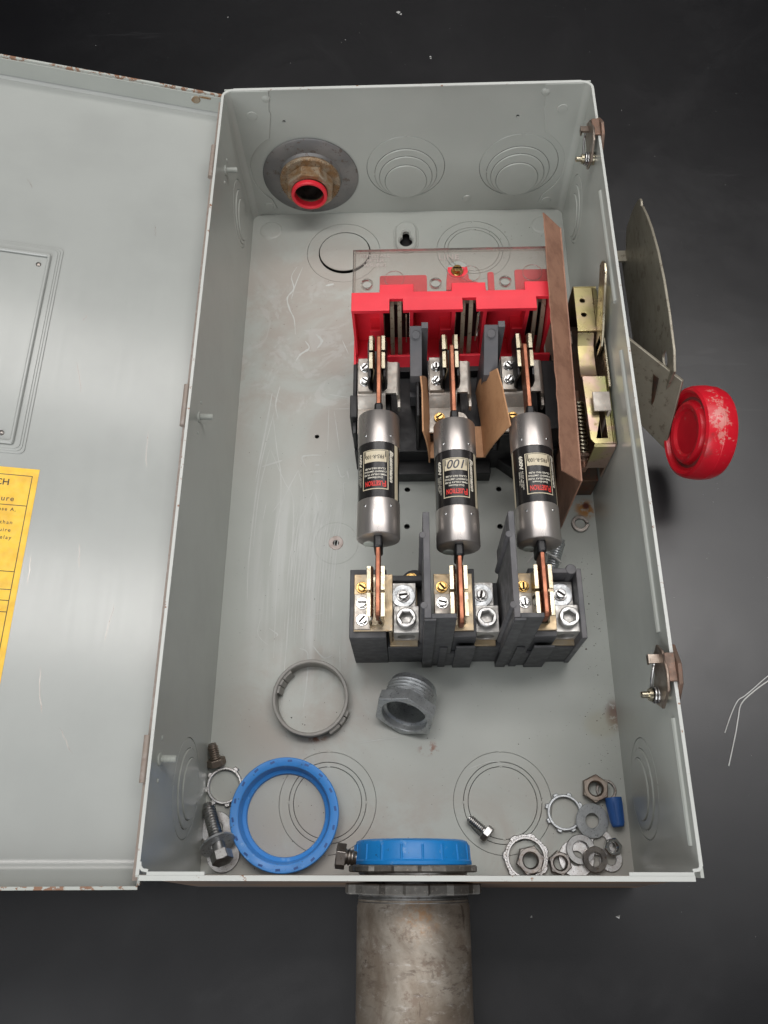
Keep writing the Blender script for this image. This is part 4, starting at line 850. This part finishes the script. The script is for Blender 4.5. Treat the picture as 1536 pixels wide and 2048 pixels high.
li = thing('conduit_locknut', (-2.2, 2.5, 60), 'grey lugged locknut just inside the near wall under the blue bushing', 'locknut', 'locknuts on the large conduit')
m = MB(); m.plate(lug_ring(36, 40.5, 43.0, 8, 6, R(96)), [circ(0, 0, 35.8, 64)], 4.4, 0.8, X=Matrix.Translation((0, 2.0, 0)) @ XZ); build('nut_ring', m, 'locknut_dark', li)
bu = thing('conduit_bushing', (-2.6, 4.6, 60), 'bright blue ribbed plastic bushing on the conduit end inside the near wall', 'conduit bushing')
m = MB(); m.lathe([(30, 0), (39.6, 0), (40.0, 0.5), (40.0, 2.4), (39.0, 3.4), (38.3, 12.4), (37.4, 14.4), (35.0, 15.4), (31.0, 15.8), (30, 14)], (0, 0, 0), (0, 1, 0), 96, True)
for i in range(18):
    a = 2*PI*(i+0.5)/18; X = Matrix.Rotation(a, 4, 'Y')
    m.tube([tuple(X @ Vector((0, y_, 38.6-y_*0.055))) for y_ in (2.6, 6, 9, 11.2, 12.3)], 1.15, 8)
build('bushing_body', m, 'blue_side', bu)
# ------------------------------------------------------------------ loose hardware
def bolt(name, tip, head, r, L_thread, hr, hh, mat, label, cat='bolt', washer=None, group=None, zt=None, zh=None):
    a = Vector(tip); b = Vector(head); d = (a-b); Lg = d.length
    o = thing(name, head, label, cat, group); o.rotation_euler = d.to_track_quat('Z', 'Y').to_euler()
    m = MB(); m.lathe([(r*0.9, 0)]+[(r*0.9, Lg-L_thread-0.5)]+thread(r, r*0.42, L_thread-0.8, r*0.17, Lg-L_thread)+[(r*0.75, Lg)], seg=24); build('shank', m, mat, o)
    m = MB(); m.prism(hexa(hr, 0.2), 'z', -hh, 0); m.lathe([(hr*0.80, -hh-0.35), (hr*0.86, -hh+0.1)], seg=24); build('bolt_head', m, mat if mat != 'thread' else mat, o, 0.35)
    return o
bolt('hex_bolt', (-156.5, 90.5, 10.5), (-154, 80, 5.5), 4.0, 15.5, 7.4, 5.2, 'brown_steel', 'short brown hex bolt standing against the left wall near the near corner', group='loose bolts')
hb = bolt('hex_bolt', (-157.0, 46.3, 6.5), (-141.5, 12.5, 20.0), 5.2, 29, 8.0, 7.0, 'grey_steel', 'long threaded bolt with washer on it in the near left corner', group='loose bolts')
m = MB(); m.ring((0, 0, 6.2), 5.4, 13.2, 1.7); build('bolt_washer', m, 'galvanised', hb, rot=(R(4), R(5), 0))
bolt('hex_bolt', (40.5, 36.8, 4.0), (51.5, 27.5, 5.6), 3.5, 13.0, 6.4, 4.6, 'grey_steel', 'small loose hex bolt lying on the floor right of the blue capped conduit', group='loose bolts')
zs = bolt('threaded_stud', (123.5, 253, 22), (112.5, 222, 20), 5.2, 33, 5.0, 1.0, 'galvanised', 'threaded zinc stud leaning behind the lower fuse block', 'threaded stud')
m = MB(); m.tube([(95, 232, 24), (100, 238, 26), (106, 240.5, 28), (112, 238, 29), (117, 234.5, 29), (122, 231, 27)], 0.9, 8); tw = build('wire_loop', m, 'white_thread'); tag(tw, 'white wire looped around the threaded stud behind lower block', 'wire')
bb = bolt('hex_bolt', (-38, 8.5, 95), (-45.0, 9.3, 95.5), 5.0, 8, 8.0, 6.0, 'dark_steel', 'hex bolt sticking out left of the blue bushing on the conduit', group='loose bolts')
bb.name = 'clamp_bolt'
def washer(x, y, z, ri, ro, h, mat, label, rx=0, ry=0, group='loose washers', name='flat_washer', cut=False):
    m = MB()
    if cut:
        n = 44; vs = []; fs = []; pr = [(ri, 0), (ro, 0), (ro, h-0.4), (ro-0.4, h), (ri+0.4, h), (ri, h-0.4)]; k = len(pr)
        for j in range(n+1):
            a = R(8)+R(344)*j/n; lift = 0.8*j/n; vs += [(q[0]*math.cos(a), q[0]*math.sin(a), q[1]+lift) for q in pr]
        for j in range(n):
            for i in range(k): fs.append((j*k+i, (j+1)*k+i, (j+1)*k+(i+1) % k, j*k+(i+1) % k))
        fs += [tuple(range(k))[::-1], tuple(n*k+i for i in range(k))]; m.add(vs, fs)
    else: m.ring((0, 0, 0), ri, ro, h, ch=0.35)
    o = build(name, m, mat); o.location = Vector((x, y, z))*S; o.rotation_euler = (R(rx), R(ry), 0)
    return tag(o, label, 'washer', group)
washer(-150.3, 29.8, 0.3, 5.2, 12.2, 1.5, 'lock_zinc', 'rust flecked pale washer on the floor beneath the long bolt')
washer(-143.5, 11.5, 0.3, 5.6, 12.6, 1.5, 'lock_zinc', 'pale washer half hidden under the hex head of the long bolt')
washer(132.0, 35.0, 3.6, 5.2, 12.4, 1.4, 'galvanised', 'wide flat grey washer leaning on the right lugged locknut', 4, 8)
washer(121.8, 15.2, 3.6, 5.8, 10.4, 1.9, 'grey_steel', 'thick grey washer overlapping a white one in the near right pile', 3, -4)
washer(118.6, 9.0, 0.4, 5.0, 13.0, 1.5, 'lock_zinc', 'shiny white washer at the bottom of the near right pile')
washer(131.0, 8.4, 5.6, 5.0, 9.0, 2.0, 'dark_steel', 'dark spring washer on top of the near right pile', 5, 6)
washer(143.6, 8.4, 0.4, 4.0, 8.6, 1.4, 'lock_zinc', 'shiny washer under the small nut by the near right corner')
washer(137.0, 20.0, 0.5, 5.0, 9.5, 1.4, 'lock_zinc', 'pale washer mostly hidden beneath the wide flat grey washer')
washer(146.2, 275.5, 0.3, 4.5, 7.6, 1.9, 'dark_steel', 'split lock washer alone on the floor below the switch mechanism', cut=True, name='lock_washer')
washer(145.5, 56.8, 0.3, 5.8, 7.8, 1.2, 'dark_steel', 'thin ring half under the brown nut near the right wall', name='thin_ring')
def nut(x, y, z, af, ri, h, mat, label, ang, rx=0, ry=0):
    m = MB(); m.plate(hexa(af, R(ang)), [circ(0, 0, ri, 28)], h, 0.55); m.ring((0, 0, h-0.3), ri+0.2, af*0.83, 0.75, ch=0.3, seg=36)
    for i in range(4): m.lathe([(ri+0.05, 1+i*h/5), (ri-0.45, 1+(i+.5)*h/5), (ri+0.05, 1+(i+1)*h/5)], seg=28, caps=False)
    o = build('hex_nut', m, mat); o.location = Vector((x, y, z))*S; o.rotation_euler = (R(rx), R(ry), 0)
    return tag(o, label, 'nut', 'loose hex nuts')

nut(136.8, 57.8, 1.3, 10.4, 5.4, 6.5, 'brown_steel', 'brown rusty hex nut above the blue wire connector', 25, 3, -4)
nut(83.8, 7.6, 3.2, 10.6, 5.6, 6.5, 'dark_steel', 'dark shiny hex nut sitting inside a serrated locknut', 12)
nut(105.8, 5.8, 0.4, 8.8, 5.0, 6.0, 'dark_steel', 'hex nut on the floor between locknut and washer pile, near wall', 40)
nut(144.8, 17.0, 2.2, 6.8, 3.4, 5.0, 'bright_zinc', 'small shiny hex nut at the right of the washer pile', 10, 4, 6)
def lug_locknut(x, y, z, ri, ro, lug, n, ph, mat, label, rx=0, ry=0, serr=0):
    o = thing('lug_locknut', (x, y, z), label, 'locknut', 'loose conduit locknuts', rot=(R(rx), R(ry), 0))
    m = MB(); m.plate(lug_ring(ri, ro, lug, n, 3, R(ph), 0.34), [circ(0, 0, ri, 56)], 2.6, 0.5)
    m.ring((0, 0, 2.3), ri, ri+2.0, 1.2, ch=0.4, seg=56)
    build('nut_ring', m, mat, o)
    if serr:
        m = MB()
        for i in range(serr):
            a = 2*PI*i/serr; m.box(ri+1.2, ro-0.3, -0.55, 0.55, 2.3, 3.5, X=Matrix.Rotation(a, 4, 'Z'))
        build('serration', m, mat, o, 0.15)
    return o
lug_locknut(-145.9, 60.4, 0.4, 11.6, 13.6, 15.9, 8, 12, 'lock_zinc', 'shiny zinc lugged locknut between short bolt and long bolt by left wall')
lug_locknut(112.4, 40.8, 0.4, 10.9, 12.8, 14.8, 8, 25, 'galvanised', 'grey lugged locknut half under the wide flat grey washer at right')
lug_locknut(81.6, 9.6, 0.4, 12.6, 16.2, 17.2, 7, 20, 'lock_zinc', 'serrated locknut around a dark hex nut by the near wall', serr=44)
# blue plastic ring on the floor
br = thing('bushing_ring', (-97.6, 39.2, 0.3), 'large bright blue plastic bushing ring lying flat on the box floor', 'bushing ring')
m = MB(); m.lathe([(29.6, 0.5), (31.0, 0), (37.6, 0), (38.8, 9.4), (40.6, 9.8), (40.9, 10.3), (40.9, 12.2), (40.3, 12.9), (35.6, 12.9), (34.6, 12.3), (34.0, 9.0), (32.6, 4.0), (30.2, 2.6)], seg=112, closed=True)
build('ring_body', m, 'blue_plastic', br)
for i in range(18):
    a = 2*PI*(i+0.3)/18; m = MB(); m.box(-1.7, 1.7, -0.8, 0.8, 12.6, 13.05, X=Matrix.Translation((38.4*math.cos(a), 38.4*math.sin(a), 0)) @ Matrix.Rotation(a+PI/2+0.12, 4, 'Z'))
    build('ring_slot', m, 'wire_nut_blue', br)
# grey plastic split ring
gr = thing('split_ring', (-81.2, 125.8, 0.3), 'grey plastic bushing ring with notched inner band lying on the floor', 'bushing ring')
m = MB(); m.lathe([(26.9, 0), (29.4, 0), (30.2, 11.6), (29.6, 12.4), (27.9, 12.4), (27.2, 11.6)], seg=96, closed=True); build('ring_body', m, 'grey_ring', gr)
m = MB()
for a0, a1 in ((128, 146), (147.5, 158), (159.5, 172)):
    n = 6; vs = []; fs = []
    for j in range(n+1):
        a = R(a0+(a1-a0)*j/n); vs += [(r_*math.cos(a), r_*math.sin(a), z_) for r_, z_ in ((23.6, 1.2), (27.0, 0.6), (27.3, 11.0), (25.6, 10.6))]
    for j in range(n):
        for i in range(4): fs.append((j*4+i, j*4+4+i, j*4+4+(i+1) % 4, j*4+(i+1) % 4))
    fs += [(3, 2, 1, 0), tuple(n*4+i for i in range(4))]; m.add(vs, fs)
build('notched_band', m, 'grey_ring', gr)
m = MB()
for a0, a1 in ((300, 318), (319.5, 331), (332.5, 341)):
    n = 6; vs = []; fs = []
    for j in range(n+1):
        a = R(a0+(a1-a0)*j/n); vs += [(r_*math.cos(a), r_*math.sin(a), z_) for r_, z_ in ((29.3, 0.5), (32.6, 0.8), (32.2, 9.0), (30.0, 9.6))]
    for j in range(n):
        for i in range(4): fs.append((j*4+i, j*4+4+i, j*4+4+(i+1) % 4, j*4+(i+1) % 4))
    fs += [(3, 2, 1, 0), tuple(n*4+i for i in range(4))]; m.add(vs, fs)
build('outer_lug', m, 'grey_ring', gr)
# galvanised reducing bushing lying tilted on the floor
hb_ = thing('reducing_bushing', (-7.5, 108.5, 23.5), 'galvanised hexagonal reducing bushing lying tilted on the floor', 'conduit bushing')
q = Vector((0.27, 0.86, -0.40)).to_track_quat('Z', 'Y'); hb_.rotation_euler = q.to_euler()
m = MB(); m.plate(hexa(25.0, R(30)), [circ(0, 0, 18.0, 56)], 9.5, 0.5); build('hex_collar', m, 'galvanised', hb_)
m = MB(); m.lathe([(17.6, 9)]+[(r_, h_) for r_, h_ in thread(20.0, 3.0, 17.5, 1.1, 9.4)]+[(18.6, 28), (16, 28), (16.2, 9), (15.6, 8), (15.6, 6), (18.2, 5.0), (18.2, 9)], seg=64, closed=True); build('threaded_barrel', m, 'galvanised', hb_)
# blue wire connector
wn = thing('wire_connector', (149, 51, 6.2), 'dark blue plastic wire connector lying by the right wall', 'wire connector', rot=(R(88), 0, R(4)))
m = MB(); n = 24; pr = []
m.lathe([(4.8, 0), (6.1, 0), (6.2, 1.0), (5.6, 9), (4.6, 19.6), (3.8, 20.6), (0.01, 20.6)], (0, 0, 0), (0, 0, 1), 28)
build('connector_body', m, 'wire_nut_blue', wn)
for i in range(10):
    a = 2*PI*i/10; m = MB(); m.tube([(5.95*math.cos(a), 5.95*math.sin(a), 3), (5.3*math.cos(a), 5.3*math.sin(a), 11), (4.7*math.cos(a), 4.7*math.sin(a), 18)], 0.42, 6); build('grip_rib', m, 'wire_nut_blue', wn)
m = MB(); m.lathe([(4.6, -0.02), (0.01, -0.01)], seg=24); build('connector_mouth', m, 'rubber_black', wn)
# loose white strands and bits on the black sheet
def strand(pts, label, r=0.45):
    P = []
    for i in range(len(pts)-1):
        for j in range(8):
            t_ = j/8; p0, p1, p2, p3 = (Vector(pts[max(0, min(len(pts)-1, k))]) for k in (i-1, i, i+1, i+2))
            P.append(tuple(0.5*((2*p1)+(p2-p0)*t_+(2*p0-5*p1+4*p2-p3)*t_*t_+(3*p1-p0-3*p2+p3)*t_**3)))
    P.append(pts[-1]); m = MB(); m.tube(P, r, 6); tag(build('loose_strand', m, 'white_thread'), label, 'wire strand', 'loose white strands')
strand([(300, 152, -4.5), (285.6, 144.5, -5), (271.5, 134, -5), (264, 128.5, -5.4), (258, 124.7, -5.4), (251.3, 114.5, -5.4), (243.8, 99.9, -5.4)], 'thin white strand curling down on the black sheet, upper of two', 0.4)
strand([(299, 147, -5.4), (285, 140.5, -5.4), (271, 131.5, -5.4), (260.4, 122.3, -5.4), (256, 111, -5.4), (251.7, 98.3, -5.4), (242.8, 75, -5.4)], 'thin white strand reaching lower on the black sheet, lower of two', 0.5)
m = MB(); random.seed(11)
def chip(x, y, r):
    a = random.uniform(0, 6); z = -5.95
    m.add([(x+r*math.cos(a), y+r*math.sin(a), z), (x+r*.6*math.cos(a+2), y+r*.6*math.sin(a+2), z), (x+r*.8*math.cos(a+4), y+r*.8*math.sin(a+4), z), (x, y, z+r*0.6)], [(0, 2, 1), (0, 1, 3), (1, 2, 3), (2, 0, 3)])
for x, y, r in ((-7, 944, 3.4), (-4, 941, 2.0), (29.6, 867, 2.0), (30, 864, 1.4), (146.8, -30, 2.2), (84, -30, 1.2), (-213, 944, 1.3), (-70, 899, 1.0)): chip(x, y, r)
for i in range(60): chip(random.uniform(-450, 450), random.uniform(650, 960), random.uniform(0.25, 0.7))
for i in range(60): chip(random.uniform(170, 330), random.uniform(-60, 650), random.uniform(0.12, 0.35))
o = build('lint_speck', m, 'white_thread'); o['kind'] = 'stuff'; o['label'] = 'pale specks of lint and grit scattered over the black sheet'; o['category'] = 'lint'
